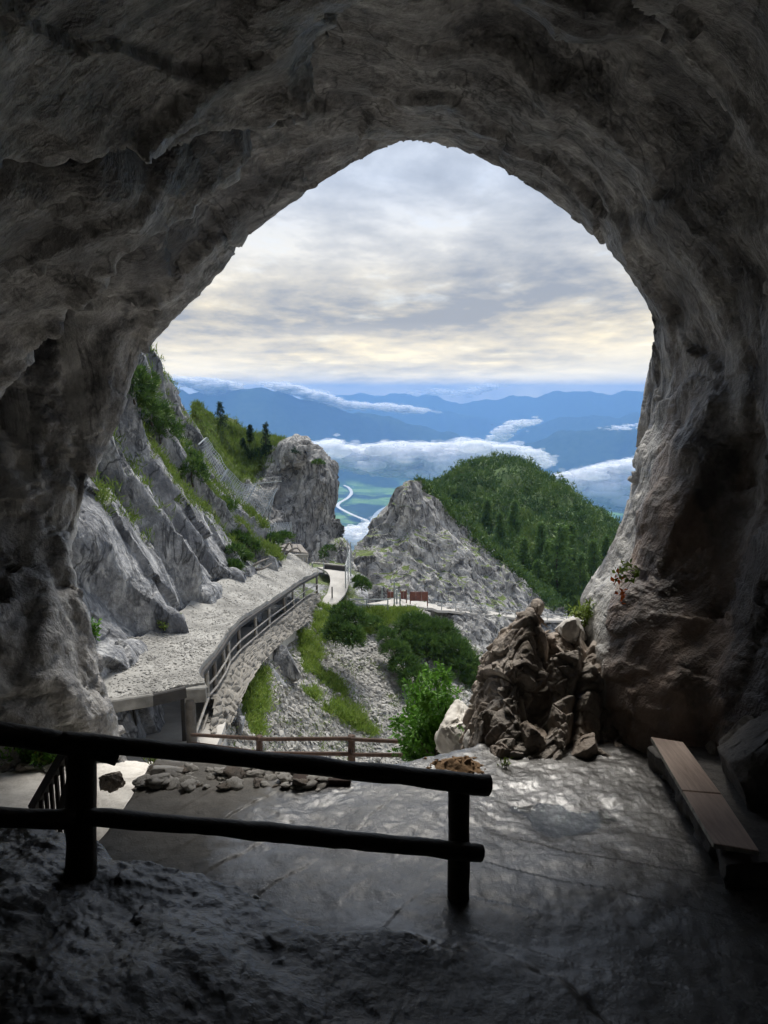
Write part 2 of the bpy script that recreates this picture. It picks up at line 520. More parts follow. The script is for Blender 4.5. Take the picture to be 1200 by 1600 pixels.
def build_valley():
    nA, nR = 620, 260
    az = np.radians(np.linspace(-62, 62, nA))
    r = 300 * (21500 / 300) ** (np.linspace(0, 1, nR))
    A, R = np.meshgrid(az, r, indexing='ij')
    X, Y = np.sin(A) * R, np.cos(A) * R
    pts = np.stack([X.ravel(), Y.ravel(), np.zeros(X.size)], 1)
    Z = -np.minimum(1100, 0.75 * R) + 0.0
    Z += 26 * np.maximum(fbm(pts / 2300, 4, seed=3), 0).reshape(Z.shape)
    ridges = [
        (10800, 0.56, 0.16, [(-200, 597), (150, 596), (265, 600), (300, 610), (345, 606), (385, 600), (420, 606), (470, 622), (545, 640), (620, 652), (700, 672), (760, 700), (820, 740), (900, 800), (1000, 820), (1500, 820)]),
        (18500, 0.40, 0.14, [(-200, 612), (450, 625), (545, 613), (600, 619), (660, 613), (720, 626), (800, 621), (850, 611), (900, 609), (950, 614), (1000, 608), (1100, 605), (1500, 604)]),
        (15200, 0.40, 0.15, [(-200, 700), (400, 660), (480, 640), (560, 634), (620, 640), (680, 634), (740, 650), (820, 662), (1000, 680), (1500, 680)]),
        (12800, 0.45, 0.15, [(-200, 800), (700, 740), (760, 697), (800, 680), (850, 660), (880, 651), (930, 648), (1000, 644), (1100, 636), (1500, 625)]),
        (9300, 0.50, 0.15, [(-200, 820), (680, 790), (740, 725), (780, 701), (830, 683), (870, 673), (940, 668), (1000, 663), (1150, 655), (1500, 630)]),
    ]
    nz = fbm(pts / 900, 5, 0.52, seed=11).reshape(Z.shape)
    gully = ridged(pts / 1500, 4, seed=21).reshape(Z.shape)
    for (dist, slope, rough, prof) in ridges:
        pa = [px_ang(x, y) for x, y in prof]
        el = np.interp(az, [p[0] for p in pa], [p[1] for p in pa])
        rk = dist * (1 + 0.05 * np.sin(az * 7 + dist))
        aa = np.stack([az * 34 + dist, np.full(nA, 0.3), np.full(nA, 0.7)], 1)
        crest = np.minimum((EYE + el * rk + rk * 0.0042 * fbm(aa, 3, seed=int(dist)))[:, None], 120)
        dd = np.abs(R - rk[:, None])
        h = crest - slope * dd + (gully - 0.5) * 130 * np.minimum(1, dd / 700) + nz * 70 * (0.35 + np.minimum(1, dd / 900))
        k = 60.0
        Z = np.where(h > Z, h, Z)
    Z = np.minimum(Z, 142)
    V = np.stack([X, Y, Z], 2)
    m, t, b = new_mat('valley_ground')
    co = t.n('ShaderNodeTexCoord').outputs['Object']
    geo = t.n('ShaderNodeNewGeometry')
    z = t.n('ShaderNodeSeparateXYZ', {0: geo.outputs['Position']}).outputs[2]
    nn = t.noise(co, 0.0022, 7, 0.6, 0.3)
    nf = t.noise(co, 0.011, 6, 0.65)
    forest = t.ramp(nf, [(0.35, (0.015, 0.030, 0.016)), (0.65, (0.04, 0.06, 0.03))])
    vor = t.n('ShaderNodeTexVoronoi', {'Vector': t.mapping(co, (1, 1.6, 0), rot=(0, 0, 0.5)), 'Scale': 0.0042})
    field = t.mix(t.n('ShaderNodeSeparateColor', {0: vor.outputs['Color']}).outputs[0], (0.06, 0.13, 0.03), (0.20, 0.33, 0.06))
    fm = t.math('MULTIPLY', t.ramp(nn, [(0.44, 0), (0.54, 1)]), t.n('ShaderNodeMapRange', {0: z, 1: -1085.0, 2: -1020.0, 3: 1.0, 4: 0.0}).outputs[0])
    town = t.math('GREATER_THAN', t.noise(co, 0.03, 3, 0.5), 0.66)
    c = t.mix(fm, forest, field)
    c = t.mix(t.math('MULTIPLY', t.math('MULTIPLY', town, fm), 0.5), c, (0.5, 0.48, 0.45))
    t.link(c, b.inputs['Base Color'])
    b.inputs['Roughness'].default_value = 1.0
    b.inputs['Specular IOR Level'].default_value = 0.0
    o = mesh_obj('valley_terrain', V.reshape(-1, 3), grid_faces(nA, nR, flip=True), m)
    tag(o, kind='structure')
    # ground skirt below everything near, so that the terrain closes under the cave mountain
    o = mesh_obj('lower_mountainside', np.array([[-900, -600, -270], [900, -600, -270], [900, 560, -270], [-900, 560, -270]], float), np.array([[0, 1, 2, 3]]), M['scree_ground'])
    tag(o, kind='structure')

    def ribbon(name, pts, width, z, mat):
        C = catmull(np.array([G(x, y, z) for x, y in pts]), 90, 0)
        d = np.gradient(C, axis=0)
        n = np.stack([-d[:, 1], d[:, 0], 0 * d[:, 0]], 1)
        n /= np.linalg.norm(n, axis=1)[:, None]
        V = np.stack([C - n * width / 2, C + n * width / 2], 1)
        o = mesh_obj(name, V.reshape(-1, 3), grid_faces(len(C), 2, flip=True), mat)
        return tag(o, kind='structure')
    road = plain_mat('motorway_concrete', (0.62, 0.60, 0.56), 0.9, 0.1, 0.01, bump=0)
    ribbon('motorway', [(535, 757), (545, 762), (549, 770), (543, 778), (531, 785), (528, 791), (540, 799), (560, 808), (590, 820), (640, 838)], 34, -1068, road)
    water = plain_mat('river_water', (0.40, 0.45, 0.46), 0.3, 0.1, 0.01, bump=0)
    ribbon('river', [(690, 752), (650, 770), (618, 786), (600, 794), (590, 801), (582, 812), (570, 832), (555, 860)], 40, -1064, water)


build_valley()

# ------------------------------------------------------------------ cave vault


def build_cave():
    rim = [(190, 1200, 14.0), (178, 1140, 14.0), (166, 1095, 14), (150, 1035, 14), (127, 935, 14.2), (108, 868, 14.5), (118, 830, 14.8), (137, 760, 15), (165, 700, 15.2), (192, 640, 15.3), (220, 560, 15.3),
           (272, 497, 15.0), (340, 430, 14.6), (389, 370, 14.2), (446, 325, 13.8), (503, 285, 13.5), (560, 250, 13.3), (632, 221, 13.2), (704, 230, 13.1), (760, 251, 13), (816, 284, 12.9), (866, 317, 12.9),
           (915, 358, 12.9), (957, 398, 12.9), (992, 445, 12.9), (1018, 500, 12.9), (1045, 590, 12.6), (1041, 650, 12.5), (1022, 720, 12.3), (1002, 800, 12.0), (986, 870, 11.7), (962, 920, 11.4),
           (945, 990, 11), (948, 1080, 10.8), (955, 1160, 10.7), (960, 1230, 10.6)]
    n = len(rim)
    Pr = np.array([W(*c) for c in rim])
    axis = np.array([0.4, 0, 4.2])
    out1 = []
    vis_out = {26: (1007, 600, 14.8), 27: (999, 650, 14.8), 28: (989, 730, 14.8), 29: (976, 800, 14.8), 30: (946, 870, 14.6), 31: (914, 925, 14.2), 32: (921, 985, 13.2), 33: (930, 1060, 12.2), 34: (940, 1160, 11.6), 35: (950, 1230, 11.4)}
    rows = []
    rad = Pr - axis
    rad[:, 1] = 0
    rad /= np.linalg.norm(rad, axis=1)[:, None]
    Yv = np.array([0, 1.0, 0])
    o1 = Pr + rad * 0.5 + Yv * 1.0
    for k, c in vis_out.items():
        o1[k] = W(*c)
    o1[25] = (Pr[25] + W(1020, 506, 14)) / 2
    o2 = o1 + rad * 2.2 + Yv * 1.6
    o3 = o2 + rad * 7 + Yv * 1.5
    rows = [o3, o2, o1, Pr]
    ts = [0.10, 0.2, 0.3, 0.4, 0.5, 0.62, 0.75, 0.88]
    for t in ts:
        Y = Pr[:, 1] * (1 - t) + (-8) * t
        S = 1 + 0.10 * min(1, t / 0.4) - 0.35 * max(0, t - 0.62) / 0.3
        P = axis + (Pr - axis) * S
        lowleft = np.clip((13 - np.arange(n)) / 6, 0, 1)
        P[:, 0] *= 1 + 0.9 * (1 - math.exp(-t * 6)) * lowleft
        lowright = np.clip((np.arange(n) - 27) / 5, 0, 1)
        P[:, 0] *= 1 + 0.75 * (1 - math.exp(-t * 7)) * lowright
        P[:, 1] = Y
        rows.append(P)
    end = axis + (Pr - axis) * 0.25
    end[:, 1] = -8.6
    rows.append(end)
    C = np.array(rows)                         # (rows, cols, 3)
    nu, nv = 300, 800
    # denser rows near the rim
    tr = np.linspace(0, 1, nu)
    pos = np.interp(tr, [0, 0.06, 0.17, 0.30, 0.78, 0.93, 1.0], [0, 1, 2, 3, 8.2, 10.5, 12])
    k = np.clip(np.floor(pos).astype(int), 0, len(C) - 2)
    f = (pos - k)[:, None, None]
    p0, p1, p2, p3 = C[np.maximum(k - 1, 0)], C[k], C[k + 1], C[np.minimum(k + 2, len(C) - 1)]
    V = 0.5 * (2 * p1 + (p2 - p0) * f + (2 * p0 - 5 * p1 + 4 * p2 - p3) * f * f + (3 * p1 - p0 - 3 * p2 + p3) * f ** 3)
    V = catmull(V, nv, 1)
    N = grid_normals(V)
    # outward = away from axis
    outw = V - axis
    outw[:, :, 1] = 0
    sgn = np.sign((N * outw).sum(2).mean())
    N = (N * sgn).reshape(-1, 3)
    P = V.reshape(-1, 3)
    px, py, d = proj(P)
    R = np.repeat(pos, nv)
    inner = sstep(2.6, 3.4, R)
    disp = 0.30 * fbm(P / 4.5, 3, seed=5) * (0.2 + 0.8 * inner)
    disp += 0.07 * fbm(P / 1.3, 4, 0.55, seed=9)
    fl = P * np.array([1 / 0.9, 1 / 2.2, 1 / 2.8])
    wallness = sstep(0.9, 0.3, np.abs(outw.reshape(-1, 3)[:, 2]) / np.linalg.norm(outw.reshape(-1, 3), axis=1))
    disp += 0.13 * (ridged(fl, 3, seed=13) - 0.5) * (0.35 + 0.65 * wallness)
    fc, ed = facet(P / 1.6 + 0.25 * np.stack([perlin(P / 0.8, 1), perlin(P / 0.8, 2), perlin(P / 0.8, 3)], 1), seed=4)
    disp += (0.12 + 0.06 * wallness) * fc
    bed = ridged(P * np.array([0.16, 0.75, 0.16]) + 0.2 * fbm(P / 2.5, 2, seed=15)[:, None], 4, 0.55, seed=14)
    disp += 0.17 * (bed - 0.5) * (0.3 + 0.7 * inner)
    q = P[:, 1] * 0.55 + 0.35 * fbm(P * np.array([0.25, 0.5, 0.25]), 3, seed=17)
    sq = q - np.floor(q)
    disp += 0.13 * (sq - 0.5) * sstep(0.0, 0.10, sq) * inner * (1 + fbm(P / 3.0, 2, seed=19))
    fc2, ed2 = facet(P / 0.42, seed=8)
    disp += 0.04 * fc2
    # big overhanging lip on the left, the recess below it
    lip = [(-150, 760), (0, 620), (36, 562), (72, 537), (120, 450), (156, 420), (192, 380), (224, 350), (280, 332), (340, 297), (400, 252), (440, 195), (470, 150)]
    wx, wy = px + 14 * fbm(P / 0.7, 3, seed=71), py + 14 * fbm(P / 0.7, 3, seed=72)
    dl, sd = polyline_sd(wx, wy, lip)
    rec = np.where(sd > 0, sstep(0, 18, dl) * np.exp(-dl / 75), 0)
    amp = 1.3 + 2.6 * np.exp(-((px - 40) ** 2 + (py - 640) ** 2) / (2 * 150 ** 2)) + 0.6 * np.exp(-((px - 230) ** 2 + (py - 370) ** 2) / (2 * 60 ** 2))
    disp += rec * amp * inner
    disp -= np.where(sd < 0, np.exp(-dl / 50) * 0.45 * sstep(0, 16, dl), 0) * inner
    crackl = [(-60, 270), (40, 262), (96, 262), (112, 241), (160, 229), (280, 213), (332, 199), (400, 182), (450, 158)]
    dl, sd = polyline_sd(wx, wy, crackl)
    disp += np.where(sd > 0, sstep(0, 12, dl) * np.exp(-dl / 26) * 1.9, -np.exp(-dl / 40) * 0.4 * sstep(0, 14, dl)) * inner
    # gully on the upper right
    gul = [(690, -20), (760, 70), (860, 130), (960, 150), (1060, 260), (1140, 330)]
    dl, sd = polyline_sd(px, py, gul)
    disp += 0.35 * np.exp(-(dl / 45) ** 2) * inner
    # dark column recess on the right wall
    gul = [(1110, 560), (1140, 760), (1120, 900), (1090, 1030), (1080, 1120)]
    dl, sd = polyline_sd(px, py, gul)
    disp += 0.22 * np.exp(-(dl / 38) ** 2) * inner
    # rougher, deeply fluted rock on the pillar left of the mouth
    px_w = px
    pil = np.exp(-((px - 90) ** 2 / (2 * 120 ** 2) + (py - 850) ** 2 / (2 * 230 ** 2))) * sstep(2.0, 2.8, R)
    disp += pil * (0.42 * (ridged(P * np.array([1.1, 1.1, 0.22]), 3, 0.5, seed=44) - 0.5) + 0.10 * fc + 0.04 * fc2)
    P2 = P + N * disp[:, None]
    # keep the mouth as wide as it is: move each column out radially where the rough surface closed it
    tgt = np.array([vis_out.get(k, c)[:2] for k, c in enumerate(rim)], float)
    tg = catmull(tgt, nv, 0)
    cx0, cy0 = 620.0, 640.0
    for it in range(3):
        qx, qy, qd = proj(P2)
        rr = np.hypot(qx - cx0, qy - cy0).reshape(nu, nv)
        want = np.hypot(tg[:, 0] - cx0, tg[:, 1] - cy0)
        use = (pos > 0.9) & (pos < 6)
        sub = rr[use]
        have = sub.min(0)
        dd_ = qd.reshape(nu, nv)[use][sub.argmin(0), np.arange(nv)]
        corr = (want - have) * dd_ / 1200
        ker = np.hanning(27)
        corr = np.convolve(np.pad(corr, 13, mode='edge'), ker / ker.sum(), 'valid')
        corr = np.clip(corr, -0.6, 0.9)
        v3 = P2.reshape(nu, nv, 3)
        o2_ = v3 - np.array([0.23, 0, 6.3])
        o2_[:, :, 1] = 0
        o2_ /= np.linalg.norm(o2_, axis=2, keepdims=True) + 1e-9
        P2 = (v3 + o2_ * corr[None, :, None]).reshape(-1, 3)
    me = mesh_obj('cave_wall', P2, grid_faces(nu, nv, flip=(sgn > 0)), None)
    # warm brown zone on the lower right wall, wet black stains elsewhere; shade of recesses and crack is painted in too
    warm = np.clip(1.5 * np.exp(-((px - 1040) ** 2 / (2 * 80 ** 2) + (py - 980) ** 2 / (2 * 190 ** 2))), 0, 1) * (R > 2.9)
    pale = np.exp(-((px - 120) ** 2 / (2 * 90 ** 2) + (py - 740) ** 2 / (2 * 190 ** 2))) * (R > 2.0) + 0.8 * (R < 2.95) * (px > 880) * (py > 480)
    at = me.data.attributes.new('warm', 'FLOAT', 'POINT')
    at.data.foreach_set('value', warm.astype(np.float32))
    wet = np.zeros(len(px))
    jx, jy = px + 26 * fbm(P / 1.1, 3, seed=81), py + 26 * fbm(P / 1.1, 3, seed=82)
    for poly in ([(-40, 640), (0, 600), (40, 556), (110, 470), (160, 430), (200, 400), (225, 430), (190, 500), (150, 560), (95, 640), (40, 720), (-40, 760)],  # shade under the overhanging lip, painted near-black
                 [(190, 378), (230, 342), (285, 336), (275, 375), (230, 398), (195, 395)],  # shade of the smaller recess, painted dark
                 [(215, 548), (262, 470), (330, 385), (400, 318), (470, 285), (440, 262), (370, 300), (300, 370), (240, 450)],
                 [(105, 245), (170, 226), (290, 205), (420, 178), (470, 150), (480, 175), (430, 215), (330, 270), (200, 290), (120, 300)],  # shade below the ceiling crack, painted dark
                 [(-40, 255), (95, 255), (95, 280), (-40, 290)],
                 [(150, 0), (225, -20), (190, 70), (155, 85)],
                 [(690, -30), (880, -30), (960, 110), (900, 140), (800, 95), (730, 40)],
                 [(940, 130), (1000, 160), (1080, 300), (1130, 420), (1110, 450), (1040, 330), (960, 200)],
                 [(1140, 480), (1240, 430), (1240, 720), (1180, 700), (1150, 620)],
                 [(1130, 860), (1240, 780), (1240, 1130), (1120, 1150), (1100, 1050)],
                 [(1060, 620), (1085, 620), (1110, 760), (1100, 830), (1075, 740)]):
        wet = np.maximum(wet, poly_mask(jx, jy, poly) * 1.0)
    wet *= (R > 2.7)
    at = me.data.attributes.new('wet', 'FLOAT', 'POINT')  # one mask for wet stains and painted recess shade
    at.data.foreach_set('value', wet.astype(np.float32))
    at = me.data.attributes.new('pale', 'FLOAT', 'POINT')
    at.data.foreach_set('value', np.clip(pale, 0, 1).astype(np.float32))
    mt = M['cave']
    t = NT.__new__(NT)
    t.t = mt.node_tree
    b = [x for x in t.t.nodes if x.type == 'BSDF_PRINCIPLED'][0]
    src = b.inputs['Base Color'].links[0].from_socket
    co = t.n('ShaderNodeTexCoord').outputs['Object']
    wn = t.noise(t.mapping(co, (1.2, 1.2, 0.5)), 1.3, 7, 0.65, 0.3)
    wa = t.n('ShaderNodeAttribute', attribute_name='warm').outputs['Fac']
    pa = t.n('ShaderNodeAttribute', attribute_name='pale').outputs['Fac']
    wf = t.math('MULTIPLY', wa, t.ramp(wn, [(0.3, 0.35), (0.6, 1.0)]))
    c = t.mix(t.math('MULTIPLY', wf, 0.85), src, t.ramp(wn, [(0.35, (0.19, 0.138, 0.108)), (0.65, (0.48, 0.35, 0.27))]))
    pn = t.noise(t.mapping(co, (1.1, 1.1, 0.16), loc=(2, 7, 1)), 1.6, 8, 0.65, 0.5)
    pf = t.math('MULTIPLY', pa, t.ramp(pn, [(0.44, 0), (0.54, 1.0)]))
    c = t.mix(pf, c, t.ramp(wn, [(0.35, (0.34, 0.34, 0.335)), (0.65, (0.62, 0.60, 0.57))]))
    wet_shade = t.n('ShaderNodeAttribute', attribute_name='wet').outputs['Fac']
    wet_shade_fac = t.math('MULTIPLY', wet_shade, t.ramp(pn, [(0.36, 1.0), (0.62, 0.35)]))
    c = t.mix(t.math('MULTIPLY', wet_shade_fac, 0.85), c, (0.028, 0.029, 0.036))
    rs = b.inputs['Roughness'].links[0].from_socket
    t.link(t.n('ShaderNodeMix', {0: wet_shade_fac, 2: rs, 3: 0.3}).outputs[0], b.inputs['Roughness'])
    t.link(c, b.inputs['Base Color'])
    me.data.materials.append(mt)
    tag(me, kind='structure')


build_cave()

# ------------------------------------------------------------------ cave floor and foreground ledge


def floor_z(x, y):
    """terrace floor (z about 0), rising to the rough ledge the camera stands on"""
    x = np.asarray(x, float)
    y = np.asarray(y, float)
    p = np.stack([x, y, np.zeros_like(x)], -1).reshape(-1, 3)
    sh = x.shape
    w1 = fbm(p / 1.1, 4, seed=31).reshape(sh)
    w2 = fbm(p / 0.35, 4, 0.55, seed=32).reshape(sh)
    edge = np.interp(x, [-8, -3.2, -2.2, -1.5, -0.9, -0.45, 0.2, 0.8, 1.6, 3, 6], [7.3, 6.6, 6.3, 6.45, 6.45, 6.0, 6.1, 6.2, 5.4, 3.5, 2.5]) + 0.22 * w1 + 0.05 * w2
    hgt = np.interp(x, [-8, -3.2, -2.2, -1.2, -0.3, 0.6, 1.6, 3, 6], [1.5, 1.2, 0.95, 0.62, 0.34, 0.22, 0.12, 0.03, 0.0])
    s = sstep(0.0, 0.32, edge - y)
    ledge = s * hgt * (0.85 + 0.25 * sstep(0, 2.2, edge - y))
    up = 2.6 * sstep(3.9, 0.2, y)
    rough = s * np.clip(hgt * 1.6, 0.10, 1)
    fc, _ = facet(p * 4.2 + 0.3 * np.stack([w2.ravel(), w1.ravel(), 0 * w1.ravel()], 1), seed=6)
    fc2, _ = facet(p * 14.0, seed=16)
    z = ledge + up + rough * (0.06 * w1 + 0.012 * w2 + 0.014 * fc.reshape(sh) + 0.005 * fc2.reshape(sh) + 0.0075 * fbm(p * 21, 3, 0.65, seed=36).reshape(sh) + 0.013 * np.abs(fbm(p * 5.5, 3, 0.55, seed=37)).reshape(sh))
    # terrace: gently worn, chiselled ridges
    flat = 1 - s
    g1 = ((x * 0.80 - y * 0.60) / 0.62 + 0.16 * w1)
    saw = g1 - np.floor(g1)
    left = sstep(0.9, -0.4, x)
    z += flat * left * (0.014 * saw - 0.006 * np.exp(-(np.minimum(saw, 1 - saw) / 0.03) ** 2)) * (0.5 + np.clip(w1, -0.5, 0.6))
    g2 = ((x * 0.35 + y * 0.94) / 0.55 + 0.18 * w1)
    saw2 = g2 - np.floor(g2)
    right = sstep(0.2, 1.2, x)
    z += (flat * right) * 0.020 * saw2 * sstep(8.2, 7.0, y)
    wet = sstep(7.0, 8.2, y) * sstep(-2.2, -1.0, x)
    z += flat * (0.018 * w1 + 0.010 * w2 + wet * (0.006 * w2 + 0.0035 * fbm(p * np.array([6.0, 16.0, 1.0]), 3, 0.6, seed=38).reshape(sh)))
    # puddle hollow
    pc = G(855, 1278, 0)
    pr = np.hypot((x - pc[0] - 0.1) / 0.75, (y - pc[1]) / 0.42)
    z -= 0.055 * np.exp(-pr ** 2 * 0.9)
    # far edge drops to the lower path
    fe = np.interp(x, [-8, -3.5, -2.6, -0.8, 0.2, 0.9, 1.6, 4, 9], [9.6, 9.7, 9.55, 9.35, 9.45, 9.7, 10.2, 12, 12]) + 0.10 * w1 + 0.05 * w2
    z -= 5.5 * sstep(-0.1, 2.6, y - fe)
    # stair notch down to the left
    st = sstep(-3.0, -3.35, x) * sstep(7.2, 7.6, y)
    z -= st * 2.6 * sstep(7.2, 10.0, y)
    return z


def build_floor():
    nx, ny = 800, 440
    xs = np.concatenate([np.linspace(-12, -5, 60), np.linspace(-4.98, 4.6, nx - 90), np.linspace(4.65, 8, 30)])
    ys = np.concatenate([np.linspace(-9.5, 3.2, 50), np.linspace(3.25, 12.5, ny - 50)])
    X, Y = np.meshgrid(xs, ys, indexing='ij')
    Z = floor_z(X, Y)
    m, t, b = new_mat('wet_floor')
    co = t.n('ShaderNodeTexCoord').outputs['Object']
    geo = t.n('ShaderNodeSeparateXYZ', {0: t.n('ShaderNodeNewGeometry').outputs['Position']})
    n1 = t.noise(co, 0.9, 7, 0.6, 0.3)
    n2 = t.noise(co, 6.0, 8, 0.65)
    n3 = t.noise(co, 38, 6, 0.65)
    k = t.math('ADD', t.math('MULTIPLY', n1, 0.5), t.math('MULTIPLY', n2, 0.5))
    wetc = t.ramp(k, [(0.35, (0.05, 0.049, 0.047)), (0.65, (0.16, 0.153, 0.145))])
    dryc = t.ramp(k, [(0.35, (0.17, 0.16, 0.145)), (0.65, (0.31, 0.29, 0.26))])
    # dry and dusty on the left back of the terrace, wet everywhere else
    dm = t.math('SUBTRACT', t.math('MULTIPLY', geo.outputs[1], 0.33), geo.outputs[0])
    dm = t.math('ADD', dm, t.math('MULTIPLY', t.math('SUBTRACT', k, 0.5), 3.2))
    dry = t.n('ShaderNodeMapRange', {0: dm, 1: 3.6, 2: 4.7}, interpolation_type='SMOOTHSTEP').outputs[0]
    dry = t.math('MULTIPLY', dry, t.n('ShaderNodeMapRange', {0: geo.outputs[1], 1: 6.5, 2: 7.2}).outputs[0])
    lm = t.n('ShaderNodeMapRange', {0: t.math('ADD', geo.outputs[2], t.math('MULTIPLY', n1, 0.12)), 1: 0.12, 2: 0.30}).outputs[0]
    wetc = t.mix(lm, wetc, t.ramp(k, [(0.35, (0.012, 0.012, 0.0115)), (0.65, (0.045, 0.042, 0.039))]))
    t.link(t.mix(dry, wetc, dryc), b.inputs['Base Color'])
    rw = t.ramp(k, [(0.38, 0.13), (0.62, 0.36)])
    rr = t.n('ShaderNodeMix', {0: dry, 2: rw, 3: 0.85})
    t.link(rr.outputs[0], b.inputs['Roughness'])
    b.inputs['Specular IOR Level'].default_value = 0.6
    t.link(t.math('MULTIPLY', t.math('SUBTRACT', 1.0, dry), t.math('MULTIPLY', t.ramp(n1, [(0.38, 0.8), (0.62, 0.2)]), t.math('SUBTRACT', 1.0, t.math('MULTIPLY', lm, 0.8)))), b.inputs['Coat Weight'])
    b.inputs['Coat Roughness'].default_value = 0.30
    b.inputs['Coat IOR'].default_value = 1.5
    bp = t.n('ShaderNodeBump', {'Strength': 0.7, 'Distance': 0.025, 'Height': t.math('ADD', t.math('MULTIPLY', n2, 0.8), t.math('MULTIPLY', n3, 0.45))})
    t.link(bp.outputs[0], b.inputs['Normal'])
    o = mesh_obj('cave_floor', np.stack([X, Y, Z], 2).reshape(-1, 3), grid_faces(nx, ny), m)
    tag(o, kind='structure')
    # rain water standing in the hollow
    m, t, b = new_mat('puddle_water')
    b.inputs['Base Color'].default_value = (0.9, 0.95, 0.97, 1)
    b.inputs['Roughness'].default_value = 0.02
    b.inputs['IOR'].default_value = 1.33
    b.inputs['Transmission Weight'].default_value = 1.0
    pc = G(855, 1278, 0)
    a = np.linspace(0, 2 * pi, 48, endpoint=False)
    V = np.stack([pc[0] + 0.1 + 1.15 * np.cos(a), pc[1] + 0.62 * np.sin(a), np.full(48, -0.040)], 1)
    V = np.vstack([V, [[pc[0] + 0.1, pc[1], -0.040]]])
    o = mesh_obj('puddle', V, np.array([[i, (i + 1) % 48, 48] for i in range(48)]), m)
    tag(o, kind='structure')


build_floor()

# ------------------------------------------------------------------ rocky patches outside
PATCH = {}


def patch(name, rows, nu, nv, amp, size, mat, seed=0, flute=0.0, flute_vec=(1, 1, 0.3), fine=0.25, facets=0.5, f2=0.38, foct=4, green=None, flat_amp=1.0, kind='structure', extra=None, towards=None):
    C = net(rows)
    V = catmull(catmull(C, nu, 0), nv, 1)
    N = grid_normals(V)
    P = V.reshape(-1, 3)
    N = N.reshape(-1, 3)
    eye = np.array([0, 0, EYE])
    if np.median(((eye - P) * N).sum(1)) < 0:
        N = -N
        flip = True
    else:
        flip = False
    d = fbm(P / size, 4, 0.5, seed=seed) * amp
    if flute:
        fv = np.array(flute_vec)
        q = P * fv / size * 2.2
        q = q + 0.5 * fbm(P / size, 2, seed=seed + 40)[:, None]
        d = d + flute * (ridged(q, foct, 0.5, seed=seed + 3) - 0.45)
    if facets:
        wv = np.stack([perlin(P / size * 2, seed + 5), perlin(P / size * 2, seed + 6), perlin(P / size * 2, seed + 7)], 1)
        fc, _ = facet(P * np.array([1, 1, 0.55]) / (size * 0.5) + 0.35 * wv, seed=seed + 1)
        fc2, _ = facet(P * np.array([1, 1, 0.6]) / (size * 0.16) + 0.3 * wv, seed=seed + 2)
        d = d + amp * facets * (fc * 1.0 + fc2 * f2)
    d = d + amp * fine * fbm(P / (size * 0.15), 3, 0.6, seed=seed + 8)
    if extra is not None:
        d = d + extra(P)
    P2 = P + N * d[:, None]
    Vd = P2.reshape(nu, nv, 3)
    Nd = grid_normals(Vd).reshape(-1, 3) * (-1 if flip else 1)
    px, py, dd = proj(P2)
    attrs = {}
    gm = None
    if green is not None:
        gm = np.clip(green(px, py, Nd, P2), 0, 1)
        attrs['green'] = gm
    fl = grid_faces(nu, nv, flip=flip)
    o = mesh_obj(name, P2, fl, mat, attrs=attrs)
    if kind:
        tag(o, kind=kind)
    PATCH[o.name] = dict(P=P2, N=Nd, px=px, py=py, d=dd, green=gm, obj=o)
    return o


def g_slab(px, py, N, P):
    g = 0.75 * sstep(0.45, 0.85, N[:, 2]) + 0.75 * fbm(P / 6, 3, seed=50)
    q = P[:, 0] * 0.2
    band = ridged(P * np.array([0.14, 0.06, 0.10]), 3, seed=52)
    hi = sstep(900, 720, py + (px - 200) * -0.2)
    return g * (0.4 + 0.8 * hi) + 0.4 * (band - 0.55) * hi - 0.10


def slab_extra(P):
    # inclined slabs: stepped benches running down to the right
    q = (-0.106 * P[:, 0] + 0.91 * P[:, 1] + 0.40 * P[:, 2]) / 6.4 + 0.30 * fbm(P / 9, 4, 0.5, seed=61)
    s = q - np.floor(q)
    k = 0.6 + 0.6 * perlin(np.floor(q)[:, None] * np.array([3.7, 1.3, 2.1]) + 0.5, 3)
    return (1.0 + 0.8 * k) * (sstep(0, 0.13, s) * (1 - s) ** 0.8 - 0.4)


patch('slab_cliff', [
    [(-60, 1270, 20.5), (120, 1235, 23.5), (170, 1225, 24.5), (230, 1180, 27.5), (318, 1060, 40), (365, 1000, 46), (430, 940, 56)],
    [(-60, 1100, 22), (120, 1060, 25.5), (170, 1035, 26.5), (250, 1000, 31), (335, 930, 42), (380, 903, 48), (440, 874, 57)],
    [(-60, 1050, 23), (110, 1015, 26.8), (160, 1005, 28.2), (245, 975, 32), (330, 915, 43), (375, 890, 49), (432, 862, 58)],
    [(-60, 910, 24.5), (110, 890, 28.3), (160, 870, 30.5), (230, 850, 35), (300, 815, 45), (350, 815, 52), (408, 832, 60)],
    [(-50, 760, 26), (125, 750, 31), (165, 735, 34), (212, 725, 40), (268, 718, 50), (320, 748, 57), (383, 800, 64)],
    [(-20, 640, 28), (140, 640, 34.5), (180, 640, 38.5), (215, 640, 45), (255, 650, 56), (302, 698, 63), (357, 772, 69)],
    [(10, 520, 32), (150, 530, 38.5), (190, 540, 43), (222, 566, 50), (252, 602, 60), (292, 662, 67), (333, 745, 74)],
    [(20, 530, 46), (160, 540, 52), (200, 565, 57), (228, 590, 65), (258, 625, 74), (298, 685, 80), (338, 768, 86)]],
    460, 500, 0.36, 7.0, M['slab'], seed=70, flute=0.2, flute_vec=(1, 1, 0.5), facets=1.1, f2=0.35, fine=0.12, green=g_slab, extra=slab_extra)


def g_head(px, py, N, P):
    g = sstep(470, 400, px + 0.35 * (py - 700)) * sstep(805, 715, py + 0.25 * (px - 380)) * 1.15 + 0.5 * fbm(P / 9, 3, seed=77) - 0.1
    return g + 0.3 * sstep(0.6, 0.9, N[:, 2])


